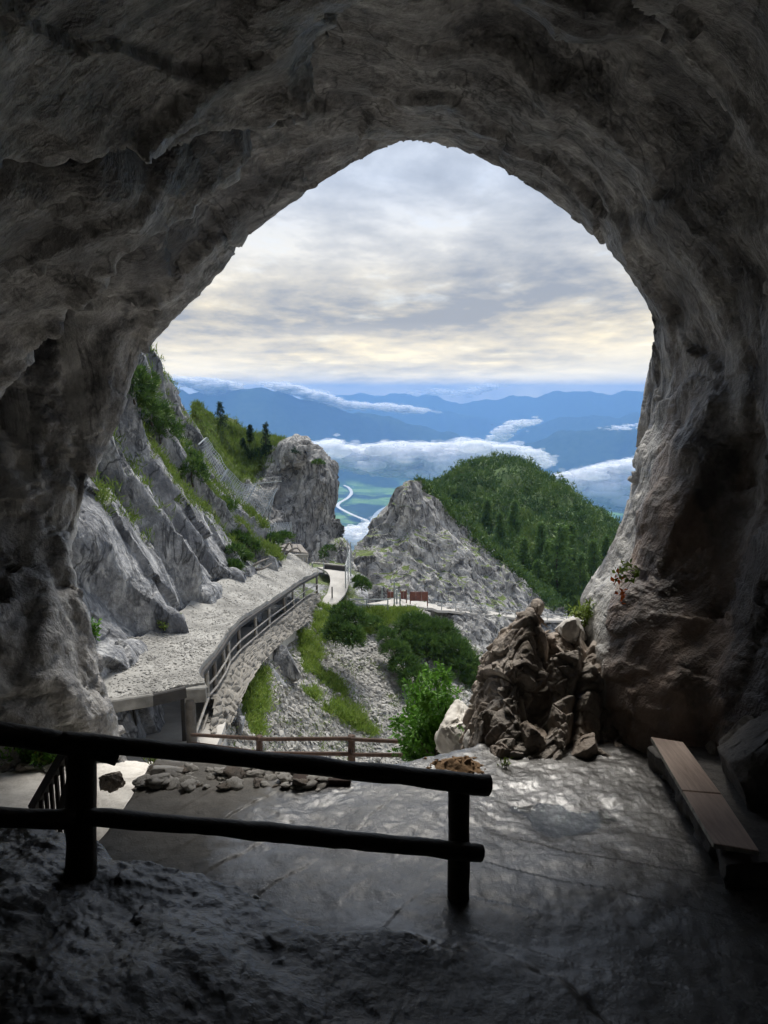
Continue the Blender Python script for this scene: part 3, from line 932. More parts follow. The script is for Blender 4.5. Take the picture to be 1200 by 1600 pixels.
patch('headland_cliff', [
    [(380, 895, 84), (420, 895, 88), (450, 900, 90), (480, 900, 90), (505, 895, 89), (522, 890, 94), (530, 895, 112)],
    [(375, 860, 86), (418, 860, 91), (450, 860, 93), (480, 865, 93), (504, 862, 91), (519, 865, 96), (524, 870, 113)],
    [(360, 800, 88), (410, 800, 95), (450, 800, 97), (480, 800, 96), (501, 806, 93), (513, 812, 98), (515, 820, 115)],
    [(330, 720, 92), (380, 730, 99), (430, 740, 101), (470, 745, 98), (507, 750, 92), (519, 752, 97), (518, 765, 115)],
    [(300, 650, 100), (345, 668, 104), (400, 692, 106), (440, 702, 104), (482, 706, 96), (516, 731, 97), (515, 748, 115)],
    [(300, 646, 107), (345, 664, 111), (400, 688, 113), (440, 699, 112), (482, 704, 108), (515, 729, 106), (515, 746, 119)],
    [(300, 690, 130), (345, 700, 132), (400, 715, 130), (440, 720, 125), (480, 722, 118), (510, 748, 116), (508, 765, 122)]],
    300, 320, 0.9, 12.0, M['cliff'], seed=90, fine=0.06, flute=1.5, flute_vec=(1.5, 1.5, 0.13), facets=1.7, f2=0.2, foct=3, green=g_head)

patch('rock_knob', [
    [(500, 905, 76), (520, 905, 75), (535, 905, 75), (550, 905, 77), (556, 905, 84)],
    [(498, 880, 78), (518, 878, 76), (535, 878, 76), (546, 880, 78), (551, 884, 86)],
    [(508, 862, 80), (521, 850, 79), (532, 845, 78), (542, 852, 80), (546, 868, 88)],
    [(510, 872, 95), (523, 862, 95), (533, 858, 95), (541, 866, 95), (544, 880, 95)]],
    90, 90, 0.5, 4.0, M['cliff'], seed=120, flute=0.4, facets=0.6, green=lambda px, py, N, P: 0.8 * sstep(0.6, 0.9, N[:, 2]) + 0.3 * fbm(P / 3, 2, seed=3))

patch('pinnacle_cliff', [
    [(530, 960, 83), (585, 962, 81), (640, 960, 81), (700, 962, 83), (760, 968, 87), (820, 975, 94), (885, 985, 102)],
    [(540, 930, 85), (588, 932, 83), (640, 932, 83), (700, 936, 85), (760, 943, 89), (820, 950, 96), (880, 962, 105)],
    [(549, 885, 88), (590, 880, 86), (640, 880, 86), (700, 880, 90), (760, 890, 95), (810, 905, 102), (862, 940, 110)],
    [(561, 850, 92), (600, 830, 92), (643, 822, 90), (690, 830, 95), (740, 850, 102), (790, 882, 110), (845, 930, 116)],
    [(578, 826, 95), (612, 792, 95), (636, 754, 93), (668, 775, 100), (715, 812, 110), (770, 865, 116), (830, 918, 122)],
    [(590, 850, 110), (622, 820, 112), (645, 785, 114), (680, 795, 125), (730, 835, 130), (780, 885, 135), (838, 935, 138)]],
    360, 440, 0.9, 13, M['cliff'], seed=140, fine=0.05, flute=1.5, flute_vec=(1.5, 1.5, 0.15), facets=1.2, f2=0.22, foct=3, green=lambda px, py, N, P: 0.9 * sstep(0.72, 0.95, N[:, 2]) + 0.35 * fbm(P / 5, 3, seed=8) - 0.15)

patch('lower_cliff', [
    [(560, 1120, 68), (640, 1110, 67), (700, 1110, 68), (770, 1110, 70), (850, 1110, 78), (930, 1110, 86)],
    [(560, 1030, 74), (640, 1030, 73), (700, 1035, 74), (770, 1035, 77), (850, 1030, 86), (930, 1030, 94)],
    [(560, 965, 78), (640, 957, 79), (700, 958, 80), (770, 965, 84), (850, 972, 93), (930, 975, 102)],
    [(560, 958, 88), (640, 946, 86), (700, 947, 87), (770, 953, 91), (850, 961, 100), (930, 964, 112)]],
    160, 300, 0.6, 6.0, M['cliff'], seed=160, flute=0.9, flute_vec=(1.4, 1.4, 0.16), facets=0.8, f2=0.25, foct=3, fine=0.08, green=lambda px, py, N, P: 0.5 * sstep(0.7, 0.95, N[:, 2]) + 0.4 * fbm(P / 5, 3, seed=9) - 0.2)

patch('forest_hill', [
    [(600, 1000, 128), (700, 1010, 126), (800, 1005, 124), (860, 1000, 122), (910, 1000, 120), (970, 1000, 118), (1060, 1010, 115)],
    [(640, 930, 134), (720, 940, 132), (800, 940, 130), (860, 940, 128), (910, 945, 126), (970, 950, 123), (1060, 970, 120)],
    [(650, 860, 145), (720, 870, 145), (800, 880, 142), (860, 885, 138), (915, 890, 135), (975, 905, 132), (1060, 930, 130)],
    [(655, 800, 160), (710, 800, 165), (780, 800, 165), (850, 815, 160), (905, 835, 155), (965, 860, 150), (1060, 900, 145)],
    [(648, 776, 168), (700, 752, 182), (738, 727, 195), (795, 720, 200), (860, 748, 190), (930, 800, 180), (1010, 862, 170)],
    [(640, 800, 210), (700, 785, 230), (740, 770, 245), (800, 765, 250), (860, 790, 240), (940, 840, 230), (1020, 900, 220)]],
    120, 160, 2.2, 14, plain_mat('hill_soil', (0.06, 0.10, 0.03), 0.95, 0.4, 0.2), seed=180, facets=0.0, fine=0.3)

# scree gully between the gallery wall and the lower cliff
SCREE_ROWS = [
    [(440, 960, 55), (500, 946, 60), (560, 948, 63), (625, 950, 65), (662, 956, 65), (700, 985, 63), (745, 1020, 61), (800, 1060, 59)],
    [(395, 1010, 43), (455, 1008, 50), (520, 1013, 55), (580, 1018, 57), (640, 1022, 58.5), (700, 1040, 58), (755, 1080, 56), (810, 1110, 54)],
    [(325, 1095, 31), (395, 1088, 37), (470, 1093, 44), (540, 1098, 48), (600, 1103, 50), (660, 1110, 51), (725, 1130, 50), (790, 1150, 48)],
    [(285, 1190, 24.5), (365, 1200, 29), (450, 1205, 36), (540, 1210, 41), (610, 1210, 43), (680, 1210, 44), (745, 1220, 43), (810, 1230, 42)],
    [(230, 1330, 19), (330, 1340, 24), (430, 1340, 31), (530, 1340, 36), (600, 1340, 38), (680, 1340, 39), (745, 1340, 38), (810, 1340, 37)]]
GRASS_POLYS = [
    [(462, 985), (482, 985), (500, 1010), (495, 1040), (520, 1055), (545, 1085), (540, 1092), (505, 1072), (478, 1045), (468, 1015)],
    [(490, 950), (520, 950), (515, 990), (505, 1010), (488, 985)],
    [(388, 1045), (415, 1050), (420, 1085), (405, 1120), (412, 1148), (392, 1148), (380, 1120), (380, 1075)],
    [(498, 1095), (540, 1092), (570, 1118), (590, 1148), (575, 1152), (545, 1135), (515, 1115)],
    [(575, 945), (640, 948), (660, 960), (640, 975), (590, 985), (560, 1000), (565, 965)],
    [(625, 942), (650, 946), (660, 958), (640, 958)],
    [(470, 1075), (500, 1080), (498, 1096), (480, 1090)]]


def g_scree(px, py, N, P):
    g = np.zeros(len(px))
    for q in GRASS_POLYS:
        g = np.maximum(g, poly_mask(px + 10 * perlin(P / 1.3, 7), py + 10 * perlin(P / 1.3, 8), q) * 0.75)
    return g + 0.34 * fbm(P / 1.6, 3, seed=33) + 0.16 * fbm(P / 0.5, 2, seed=35) + 0.05


patch('scree_slope', SCREE_ROWS, 260, 300, 0.35, 4.0, M['scree_ground'], seed=200, facets=0.25, fine=0.35, green=g_scree)


def ribbon_patch(name, L, R, n, mat, kind='structure', thick=0.3, wob=0.03):
    """slab surface between two polylines of world points with real thickness"""
    L = catmull(np.array(L), n, 0)
    R = catmull(np.array(R), n, 0)
    k = 9
    f = np.linspace(0, 1, k)[None, :, None]
    top = L[:, None] * (1 - f) + R[:, None] * f
    top[:, :, 2] += wob * fbm(top.reshape(-1, 3) * 1.2, 3, seed=3).reshape(n, k)
    bot = top.copy()
    bot[:, :, 2] -= thick
    V = np.concatenate([top.reshape(-1, 3), bot.reshape(-1, 3)])
    a = np.arange(n * k).reshape(n, k)
    F = [grid_faces(n, k), grid_faces(n, k, flip=True, off=n * k)]
    def strip(idx):
        i = np.array(idx)
        return np.stack([i[:-1], i[1:], i[1:] + n * k, i[:-1] + n * k], 1)
    F += [strip(a[:, 0]), strip(a[::-1, -1]), strip(a[0, ::-1]), strip(a[-1, :])]
    o = mesh_obj(name, V, F, mat, smooth=False)
    if kind:
        tag(o, kind=kind)
    return o, top


patch('path_bank', [
    [(380, 890, 66), (450, 884, 68), (505, 880, 73), (540, 884, 75), (575, 900, 76)],
    [(380, 925, 60), (450, 922, 61.5), (505, 922, 64.5), (540, 926, 65), (575, 935, 67)],
    [(380, 985, 52), (450, 985, 54), (505, 975, 58), (540, 970, 60), (575, 968, 62)]],
    60, 90, 0.25, 3.0, M['slab'], seed=210, facets=0.5, green=lambda px, py, N, P: 0.55 + 0.5 * fbm(P / 3, 3, seed=34))
# paths
ribbon_patch('gravel_path', [W(498, 948, 60), W(505, 935, 61), W(512, 925, 62.5), W(516, 905, 65), W(510, 893, 67), W(495, 886, 69)],
             [W(522, 952, 60), W(531, 938, 61.5), W(541, 924, 63), W(546, 906, 65.5), W(545, 893, 68), W(535, 886, 71)], 40, M['path'], thick=0.12)
ribbon_patch('platform_path', [W(553, 954, 63.5), W(580, 954, 64), W(605, 953, 64.5), W(622, 948, 66), W(640, 946, 70), W(700, 954, 78), W(770, 961, 83), W(850, 969, 92), W(930, 972, 101)],
             [W(557, 941, 68), W(582, 941, 68.5), W(605, 938, 69), W(620, 934, 73), W(642, 938, 78), W(700, 946, 85), W(770, 953, 90), W(850, 961, 98), W(930, 964, 108)], 60, M['path'], thick=0.25, wob=0.12)
# lower path behind the terrace edge, running to the gallery mouth
def lp(x, y, z):
    return np.array([x, y, z])
ribbon_patch('lower_path', [lp(-14, 8.5, -2.2), lp(-12, 13, -3.6), lp(-10, 19, -5.6), lp(-9.6, 24, -7.3), lp(-10, 30, -7.7), lp(-10.8, 36, -8.4), lp(-10.5, 46, -9.7), lp(-9, 60, -12.2)],
             [lp(4, 10.5, -4.6), lp(3, 15, -5.0), lp(0.5, 19.3, -5.35), lp(-4.8, 20.8, -6.6), lp(-5.9, 27, -7.4), lp(-6.7, 33.5, -8.2), lp(-6.2, 46, -9.9), lp(-5.1, 60, -12.0)], 80, M['path'], thick=1.2, wob=0.08)

# ------------------------------------------------------------------ haze (the air itself)


def build_haze():
    lo, hi = np.array([-20500, -700, -1160.0]), np.array([20500, 22500, 150.0])
    V = np.array([[x, y, z] for x in (lo[0], hi[0]) for y in (lo[1], hi[1]) for z in (lo[2], hi[2])])
    F = np.array([[0, 1, 3, 2], [4, 6, 7, 5], [0, 4, 5, 1], [2, 3, 7, 6], [0, 2, 6, 4], [1, 5, 7, 3]])
    m = bpy.data.materials.new('haze_air')
    m.use_nodes = True
    t = NT(m.node_tree)
    out = t.n('ShaderNodeOutputMaterial')
    v = t.n('ShaderNodeVolumePrincipled', {'Color': (0.25, 0.50, 1.0, 1), 'Density': 8.5e-5, 'Anisotropy': 0.0})
    t.link(v.outputs[0], out.inputs['Volume'])
    m.cycles.homogeneous_volume = True
    o = mesh_obj('haze', V, F, m, smooth=False)
    tag(o, 'thin blue air filling the valley between cave and mountains', 'haze', kind='stuff')


build_haze()
#@@OBJECTS
# ================================================================== OBJECTS


def unit(v):
    v = np.asarray(v, float)
    return v / (np.linalg.norm(v, axis=-1, keepdims=True) + 1e-12)


def log_mesh(name, pts, radii, mat, parent=None, sides=12, rough=0.06, nseg=14, seed=0, flat=False):
    """round timber along a polyline of world points, slightly irregular"""
    pts = np.asarray(pts, float)
    C = catmull(pts, nseg, 0) if len(pts) > 2 else pts[0] + (pts[1] - pts[0]) * np.linspace(0, 1, nseg)[:, None]
    R = np.interp(np.linspace(0, 1, nseg), np.linspace(0, 1, len(radii)), radii)
    T = unit(np.gradient(C, axis=0))
    ref = np.array([0, 0, 1.0]) if abs(T[0][2]) < 0.8 else np.array([0, 1.0, 0])
    A = unit(np.cross(T, ref))
    B = np.cross(A, T)
    a = np.linspace(0, 2 * pi, sides, endpoint=False)
    V = C[:, None] + R[:, None, None] * (A[:, None] * np.cos(a)[None, :, None] + B[:, None] * np.sin(a)[None, :, None])
    P = V.reshape(-1, 3)
    if rough:
        dd = fbm(P * 3.1 + seed * 7.7, 3, seed=seed) * rough * np.repeat(R, sides) * 1.6
        P = P + unit(P - np.repeat(C, sides, 0)) * dd[:, None]
    i = np.arange(nseg * sides).reshape(nseg, sides)
    j = np.roll(i, -1, axis=1)
    F = [np.stack([i[:-1], j[:-1], j[1:], i[1:]], -1).reshape(-1, 4)]
    n = len(P)
    P = np.vstack([P, C[:1] - T[:1] * R[0] * 0.1, C[-1:] + T[-1:] * R[-1] * 0.1])
    F.append(np.stack([j[0], i[0], np.full(sides, n)], 1))
    F.append(np.stack([i[-1], j[-1], np.full(sides, n + 1)], 1))
    o = mesh_obj(name, P, F, mat, smooth=not flat)
    if parent is not None:
        adopt(o, parent)
    return o


def beam(name, p0, p1, w, h, mat, parent=None, up=(0, 0, 1), bev=0.12):
    """squared timber / bar with chamfered long edges"""
    p0, p1 = np.asarray(p0, float), np.asarray(p1, float)
    t = unit(p1 - p0)
    up = np.asarray(up, float)
    if abs(np.dot(t, up)) > 0.9:
        up = np.array([0, 1.0, 0])
    a = unit(np.cross(t, up))
    b = np.cross(a, t)
    c = bev * min(w, h)
    sec = [(w / 2 - c, h / 2), (w / 2, h / 2 - c), (w / 2, -h / 2 + c), (w / 2 - c, -h / 2), (-w / 2 + c, -h / 2), (-w / 2, -h / 2 + c), (-w / 2, h / 2 - c), (-w / 2 + c, h / 2)]
    V = np.array([p + a * x + b * y for p in (p0, p1) for x, y in sec])
    i = np.arange(8)
    j = (i + 1) % 8
    F = [np.stack([i, j, j + 8, i + 8], 1), np.array([list(range(7, -1, -1))]), np.array([list(range(8, 16))])]
    o = mesh_obj(name, V, F, mat, smooth=False)
    if parent is not None:
        adopt(o, parent)
    return o


def inflated_rock(name, outline, d, thick, mat, label, cat='rock', group=None, amp=0.1, seed=0, tilt=0.0, res=(70, 96), block=1.0, kind=None, size=None):
    """closed rock whose front outline is traced, with its own depth and thickness"""
    ol = np.array(outline, float)
    c = ol.mean(0)
    if mat is M['brown_rock']:
        ol = c + (ol - c) * np.array([1.16, 1.05])
    K = res[1]
    closed = np.vstack([ol, ol[:1]])
    seg = np.r_[0, np.cumsum(np.hypot(*np.diff(closed, axis=0).T))]
    s = np.linspace(0, seg[-1], K, endpoint=False)
    ox = np.interp(s, seg, closed[:, 0])
    oy = np.interp(s, seg, closed[:, 1])
    fi = np.linspace(0.04, pi - 0.04, res[0])
    rho = np.sin(fi) ** 0.48
    dep = -np.cos(fi)
    dep = np.sign(dep) * np.abs(dep) ** 1.0
    V = np.zeros((res[0], K, 3))
    for a in range(res[0]):
        dd = d + thick * dep[a] + tilt * 0
        for b in range(K):
            qx = c[0] + (ox[b] - c[0]) * rho[a]
            qy = c[1] + (oy[b] - c[1]) * rho[a]
            V[a, b] = W(qx, qy, d) + (W(c[0], c[1], dd) - W(c[0], c[1], d)) + np.array([0, tilt * (c[1] - qy) / 1200 * d, 0])
    P = V.reshape(-1, 3)
    ctr = P.mean(0)
    i = np.arange(res[0] * K).reshape(res[0], K)
    j = np.roll(i, -1, 1)
    F = [np.stack([i[:-1], i[1:], j[1:], j[:-1]], -1).reshape(-1, 4)]
    n = len(P)
    P = np.vstack([P, V[0].mean(0), V[-1].mean(0)])
    F.append(np.stack([i[0], j[0], np.full(K, n)], 1))
    F.append(np.stack([j[-1], i[-1], np.full(K, n + 1)], 1))
    ext = (P.max(0) - P.min(0)).max()
    q = size or ext * (0.30 if block >= 1 else 0.42)
    nrm = unit(P - ctr)
    wv = np.stack([perlin(P / q, seed + 1), perlin(P / q, seed + 2), perlin(P / q, seed + 3)], 1)
    f1, _ = facet(P / q + 0.3 * wv + seed, seed=seed, tilt=0.9)
    f2, _ = facet(P / (q * 0.3) + 0.3 * wv, seed=seed + 9, tilt=0.9)
    rg = np.random.default_rng(seed)
    for _ in range(26):
        n_ = unit(rg.normal(size=3) * np.array([1, 1, 0.8]))
        pr = (P - ctr) @ n_
        ex = np.maximum(0, pr - np.quantile(pr, 0.82 + 0.16 * rg.random()))
        P = P - n_ * (ex * 0.95)[:, None]
    dsp = 0.55 * amp * ext * (block * (f1 * 1.1 + f2 * 0.34) + 0.35 * fbm(P / q, 3, seed=seed) + 0.10 * fbm(P / (q * 0.12), 3, seed=seed + 5))
    P = P + nrm * dsp[:, None]
    o = mesh_obj(name, P - np.array([ctr[0], ctr[1], P[:, 2].min()]), F, mat)
    o.location = (ctr[0], ctr[1], P[:, 2].min())
    tag(o, label, cat, group, kind)
    return o


def sub_ico(n):
    t = (1 + 5 ** 0.5) / 2
    v = unit(np.array([[-1, t, 0], [1, t, 0], [-1, -t, 0], [1, -t, 0], [0, -1, t], [0, 1, t], [0, -1, -t], [0, 1, -t], [t, 0, -1], [t, 0, 1], [-t, 0, -1], [-t, 0, 1]]))
    f = [(0, 11, 5), (0, 5, 1), (0, 1, 7), (0, 7, 10), (0, 10, 11), (1, 5, 9), (5, 11, 4), (11, 10, 2), (10, 7, 6), (7, 1, 8), (3, 9, 4), (3, 4, 2), (3, 2, 6), (3, 6, 8), (3, 8, 9), (4, 9, 5), (2, 4, 11), (6, 2, 10), (8, 6, 7), (9, 8, 1)]
    v = list(map(tuple, v))
    for _ in range(n):
        cache = {}
        def mid(a, b):
            k = (min(a, b), max(a, b))
            if k not in cache:
                m = unit((np.array(v[a]) + np.array(v[b])) / 2)
                v.append(tuple(m))
                cache[k] = len(v) - 1
            return cache[k]
        g = []
        for a, b, c in f:
            ab, bc, ca = mid(a, b), mid(b, c), mid(c, a)
            g += [(a, ab, ca), (b, bc, ab), (c, ca, bc), (ab, bc, ca)]
        f = g
    return np.array(v), np.array(f)


ICO0, ICO1, ICO2 = sub_ico(0), sub_ico(1), sub_ico(2)


def many_stones(name, P, N, smin, smax, mat, label, cat, flatness=0.55, ico=ICO0, seed=0, smooth=False):
    """a mass of loose stones joined as stuff"""
    r = np.random.default_rng(seed)
    v, f = ico
    n = len(P)
    sz = smin + (smax - smin) * r.random(n) ** 2.5
    ax = sz[:, None] * np.stack([0.7 + 0.6 * r.random(n), 0.7 + 0.6 * r.random(n), flatness * (0.6 + 0.8 * r.random(n))], 1)
    a = r.random(n) * 2 * pi
    nz = unit(N + 0.25 * r.normal(size=(n, 3)))
    t1 = unit(np.cross(nz, np.stack([np.cos(a), np.sin(a), 0.1 * np.ones(n)], 1)))
    t2 = np.cross(nz, t1)
    jit = 1 + 0.30 * r.normal(size=(n, len(v))).clip(-1.3, 1.3)
    L = v[None] * jit[:, :, None] * ax[:, None]
    V = P[:, None] + L[:, :, 0:1] * t1[:, None] + L[:, :, 1:2] * t2[:, None] + (L[:, :, 2:3] + 0.25 * ax[:, None, 2:3]) * nz[:, None]
    F = (f[None] + (np.arange(n) * len(v))[:, None, None]).reshape(-1, 3)
    o = mesh_obj(name, V.reshape(-1, 3), F, mat, smooth=smooth)
    return tag(o, label, cat, kind='stuff')


def leaf_arrays(P, D, L, Wd, r, fold=0.0):
    n = len(P)
    D = unit(D)
    S = unit(np.cross(D, r.normal(size=(n, 3))))
    U = np.cross(S, D)
    L = np.broadcast_to(L, (n,))[:, None]
    Wd = np.broadcast_to(Wd, (n,))[:, None]
    V = np.stack([P, P + D * L * 0.45 + S * Wd / 2 + U * fold * Wd, P + D * L, P + D * L * 0.45 - S * Wd / 2 + U * fold * Wd], 1)
    return V.reshape(-1, 3)


def leaf_obj(name, P, D, L, Wd, tint, mat, r, parent=None, fold=0.15):
    V = leaf_arrays(P, D, L, Wd, r, fold)
    F = np.arange(len(V)).reshape(-1, 4)
    o = mesh_obj(name, V, F, mat, smooth=False, attrs={'tint': np.repeat(np.clip(tint, 0, 1), 4)})
    if parent is not None:
        adopt(o, parent)
    return o


def scatter_on(pname, mask_fn, n, seed):
    """random vertices of a patch accepted by mask; returns points and normals, only those turned to the open"""
    q = PATCH[pname]
    r = np.random.default_rng(seed)
    idx = np.nonzero(mask_fn(q))[0]
    if len(idx) == 0:
        return np.zeros((0, 3)), np.zeros((0, 3))
    k = r.choice(idx, n)
    jit = r.normal(size=(n, 3)) * 0.12
    return q['P'][k] + jit * (1 - np.abs(q['N'][k])), q['N'][k]


def nearest_on(pname, px, py):
    q = PATCH[pname]
    k = np.argmin((q['px'] - px) ** 2 + (q['py'] - py) ** 2 + 0.002 * q['d'] ** 2)
    return q['P'][k], q['N'][k]


# ------------------------------------------------------------------ rock shed gallery
def build_gallery():
    outer = [W(320, 1066, 26), W(312, 1044, 27.5), W(340, 1010, 30.5), W(365, 975, 35), W(400, 950, 41), W(440, 925, 48), W(470, 905, 55), W(497, 892, 61)]
    inner = [W(145, 1098, 24.2), W(136, 1028, 27.3), W(185, 1003, 29.2), W(245, 981, 31.6), W(330, 915, 42.5), W(372, 890, 48.5), W(405, 877, 54), W(450, 862, 62)]
    root = empty('rock_shed', tuple(outer[0]))
    tag(root, 'long gallery walkway under a gravel covered roof along the grey slab cliff', 'gallery')
    o, top = ribbon_patch('roof_slab', inner, outer, 60, M['gravel_base'], kind=None, thick=0.20, wob=0.10)
    adopt(o, root)
    PATCH['roof'] = dict(P=top.reshape(-1, 3))
    oc = catmull(np.array(outer), 80, 0)
    # edge beam pieces under the slab rim
    for k in range(0, 78, 6):
        a, b = oc[k].copy(), oc[min(k + 6, 79)].copy()
        beam('edge_beam', a + [0, 0, -0.30], b + [0, 0, -0.30], 0.22, 0.20, M['dark_beam'] if k > 4 else M['concrete'], root)
    # front beam
    a, b, c = W(166, 1098, 24.4), W(238, 1086, 25.2), W(290, 1074, 25.7)
    beam('front_beam', a + [0, -0.06, -0.10], b + [0, -0.06, -0.12], 0.3, 0.42, M['concrete'], root)
    beam('front_beam', b + [0, -0.06, -0.12], c + [0, -0.06, -0.12], 0.3, 0.40, M['dark_beam'], root)
    cap = W(305, 1080, 25.7)
    beam('post_cap', cap + [-0.34, 0, -0.12], cap + [0.34, 0.1, -0.12], 0.34, 0.5, M['concrete'], root)
    big = W(297, 1092, 25.7)
    log_mesh('post', [big, big + [0, 0, -2.4]], [0.17, 0.18], M['old_post'], root, seed=3)
    big2 = W(285, 1075, 26.4)
    beam('post', big2, big2 + [0, 0, -2.5], 0.14, 0.14, M['dark_beam'], root)
    # posts along the open side with two pole rails
    pxs = [324, 337, 349, 358, 375, 400, 423, 444, 458, 477, 495]
    opx, opy, od = proj(oc)
    order = np.argsort(opx[8:]) + 8
    feet = []
    for n, x in enumerate(pxs):
        k = order[np.argmin(np.abs(opx[order] - x))]
        p = oc[k] + [-0.05, 0, -0.36]
        f = p + [0.03 * (n % 3 - 1), 0, -1.42]
        log_mesh('post', [p, f], [0.085, 0.095], M['birch'] if n % 3 != 1 else M['grey_wood'], root, sides=8, nseg=6, seed=n)
        feet.append(f)
    for a, b in zip(feet[:-1], feet[1:]):
        for h in (0.28, 0.72):
            log_mesh('rail', [a + [0.08, 0, h], b + [0.08, 0, h]], [0.05, 0.045], M['birch'], root, sides=7, nseg=5, seed=int(h * 10))
    a = big + [0, 0, -1.5]
    for h in (-1.9, -1.35):
        log_mesh('rail', [big + [0.05, 0.1, h - 0.1], feet[0] + [0.05, 0, h + 2.0 - 0.45]], [0.05, 0.05], M['birch'], root, sides=7, nseg=5)
    # rock back wall of the passage
    rows = [[np.array([p[0] - 2.6 - 1.2 * k / 8, p[1] + 0.3, p[2] - z]) for k, p in enumerate(np.array(outer)[[0, 1, 2, 3, 4, 5, 6, 7]])] for z in (0.22, 1.2, 2.2, 3.2)]
    V = catmull(catmull(np.array(rows), 30, 0), 120, 1)
    P = V.reshape(-1, 3)
    P = P + np.array([1, 0, 0]) * (0.22 * fbm(P / 1.2, 4, seed=4))[:, None]
    o = mesh_obj('back_wall', P, grid_faces(30, 120), M['grey_boulder'])
    adopt(o, root)
    # rubble on the roof
    r = np.random.default_rng(5)
    n = 11000
    i = r.integers(0, len(top) - 1, n)
    u, v = r.random(n)[:, None], r.random(n) ** 0.8
    j = np.clip((v * 8).astype(int), 0, 7)
    fv = (v * 8 - j)[:, None]
    p = (top[i, j] * (1 - fv) + top[i, j + 1] * fv) * (1 - u) + (top[i + 1, j] * (1 - fv) + top[i + 1, j + 1] * fv) * u
    many_stones('roof_gravel', p, np.tile([0, 0, 1.0], (n, 1)), 0.016, 0.06, M['gravel'], 'pale broken stones strewn over the gallery roof', 'gravel', 0.4, seed=6)
    # rubble masonry below the posts
    topl = [f + np.array([0.14, 0, 0.02]) for f in feet]
    ends = [W(330, 1200, 25.6), W(343, 1165, 27.3), W(360, 1130, 29.3), W(370, 1108, 30.8), W(392, 1062, 35), W(413, 1032, 39.5), W(432, 1012, 43.5), W(452, 994, 47.5), W(468, 982, 51), W(485, 968, 56), W(505, 958, 61)]
    rr = []
    for s in np.linspace(0, 1, 5):
        rr.append([a * (1 - s) + b * s for a, b in zip(topl, ends)])
    V = catmull(catmull(np.array(rr), 60, 0), 260, 1)
    P = V.reshape(-1, 3)
    N = grid_normals(V).reshape(-1, 3)
    N *= np.sign(N[:, 0].mean())
    fc, ed = facet(P / np.array([0.45, 0.5, 0.3]), seed=41)
    dsp = 0.10 * fc + 0.10 * sstep(0, 0.15, ed) + 0.15 * fbm(P / 1.5, 3, seed=42)
    P = P + N * dsp[:, None]
    # a cap strip back under the posts
    Pg = P.reshape(60, 260, 3)
    back = Pg[0] + np.array([-0.6, 0, 0.0])
    P = np.vstack([back, P])
    mwall = rock_mat('masonry_stone', (0.12, 0.11, 0.095), (0.22, 0.205, 0.18), (0.36, 0.34, 0.31), scale=1.3, streak=0.2, stain=0.2, streak_z=1, bump=0.6, bump_d=0.05, crack=0.6)
    o = mesh_obj('retaining_wall', P, grid_faces(61, 260, flip=True), mwall)
    tag(o, 'rubble stone retaining wall under the posts of the gallery', 'wall')
    PATCH['wall'] = dict(P=P, N=np.vstack([np.tile([0, 0, 1.0], (260, 1)), N]), px=proj(P)[0], py=proj(P)[1], d=proj(P)[2])
    # far roof with a timber eave and dead branches
    hut = empty('plank_shelter', tuple(W(470, 880, 63)))
    tag(hut, 'small weathered plank roof at the far end of the gallery', 'shelter')
    q = [W(428, 858, 65), W(445, 850, 68), W(470, 850, 69), W(482, 864, 64)]
    V = np.array([q[0] + [0, 0, .1], q[1] + [0, 0, .1], q[2] + [0, 0, .1], q[3] + [0, 0, .1], q[0], q[1], q[2], q[3]])
    for s in range(4):
        f0, f1 = s / 4 + 0.01, (s + 1) / 4 - 0.01
        a0 = q[0] * (1 - f0) + q[3] * f0
        a1 = q[0] * (1 - f1) + q[3] * f1
        b0 = q[1] * (1 - f0) + q[2] * f0
        b1 = q[1] * (1 - f1) + q[2] * f1
        V = np.array([a0, a1, b1, b0])
        V = np.vstack([V, V - [0, 0, 0.12]])
        o = mesh_obj('plank', V, np.array([[0, 1, 2, 3], [7, 6, 5, 4], [0, 4, 5, 1], [1, 5, 6, 2], [2, 6, 7, 3], [3, 7, 4, 0]]), M['grey_wood'], smooth=False)
        adopt(o, hut)
    beam('eave_beam', W(455, 869, 63.2), W(482, 868, 63.2), 0.15, 0.28, M['birch'], hut)
    for x in (473, 479):
        p = W(x, 868, 63.6)
        log_mesh('post', [p, p + [0, 0, -1.4]], [0.08, 0.08], M['birch'], hut, sides=7, nseg=4)
    for k, (a, b, c) in enumerate([((424, 868), (436, 856), (450, 857)), ((440, 868), (452, 848), (458, 862)), ((388, 893), (402, 880), (420, 872)), ((400, 890), (412, 888), (425, 880)), ((446, 866), (462, 856), (470, 862))]):
        d = 60 if k != 2 and k != 3 else 50
        o = log_mesh('dead_branch', [W(*a, d), W(*b, d), W(*c, d + 0.8)], [0.10, 0.08, 0.03], M['grey_wood'], None, sides=6, nseg=8, seed=k)
        tag(o, ['dead branch lying at the left end of the plank shelter', 'forked dead branch on top of the plank shelter', 'dead branch at the cliff foot on the gallery roof edge', 'thin dead branch lying on the gallery gravel', 'dead branch across the right of the plank shelter'][k], 'branch')


build_gallery()

# ------------------------------------------------------------------ railings


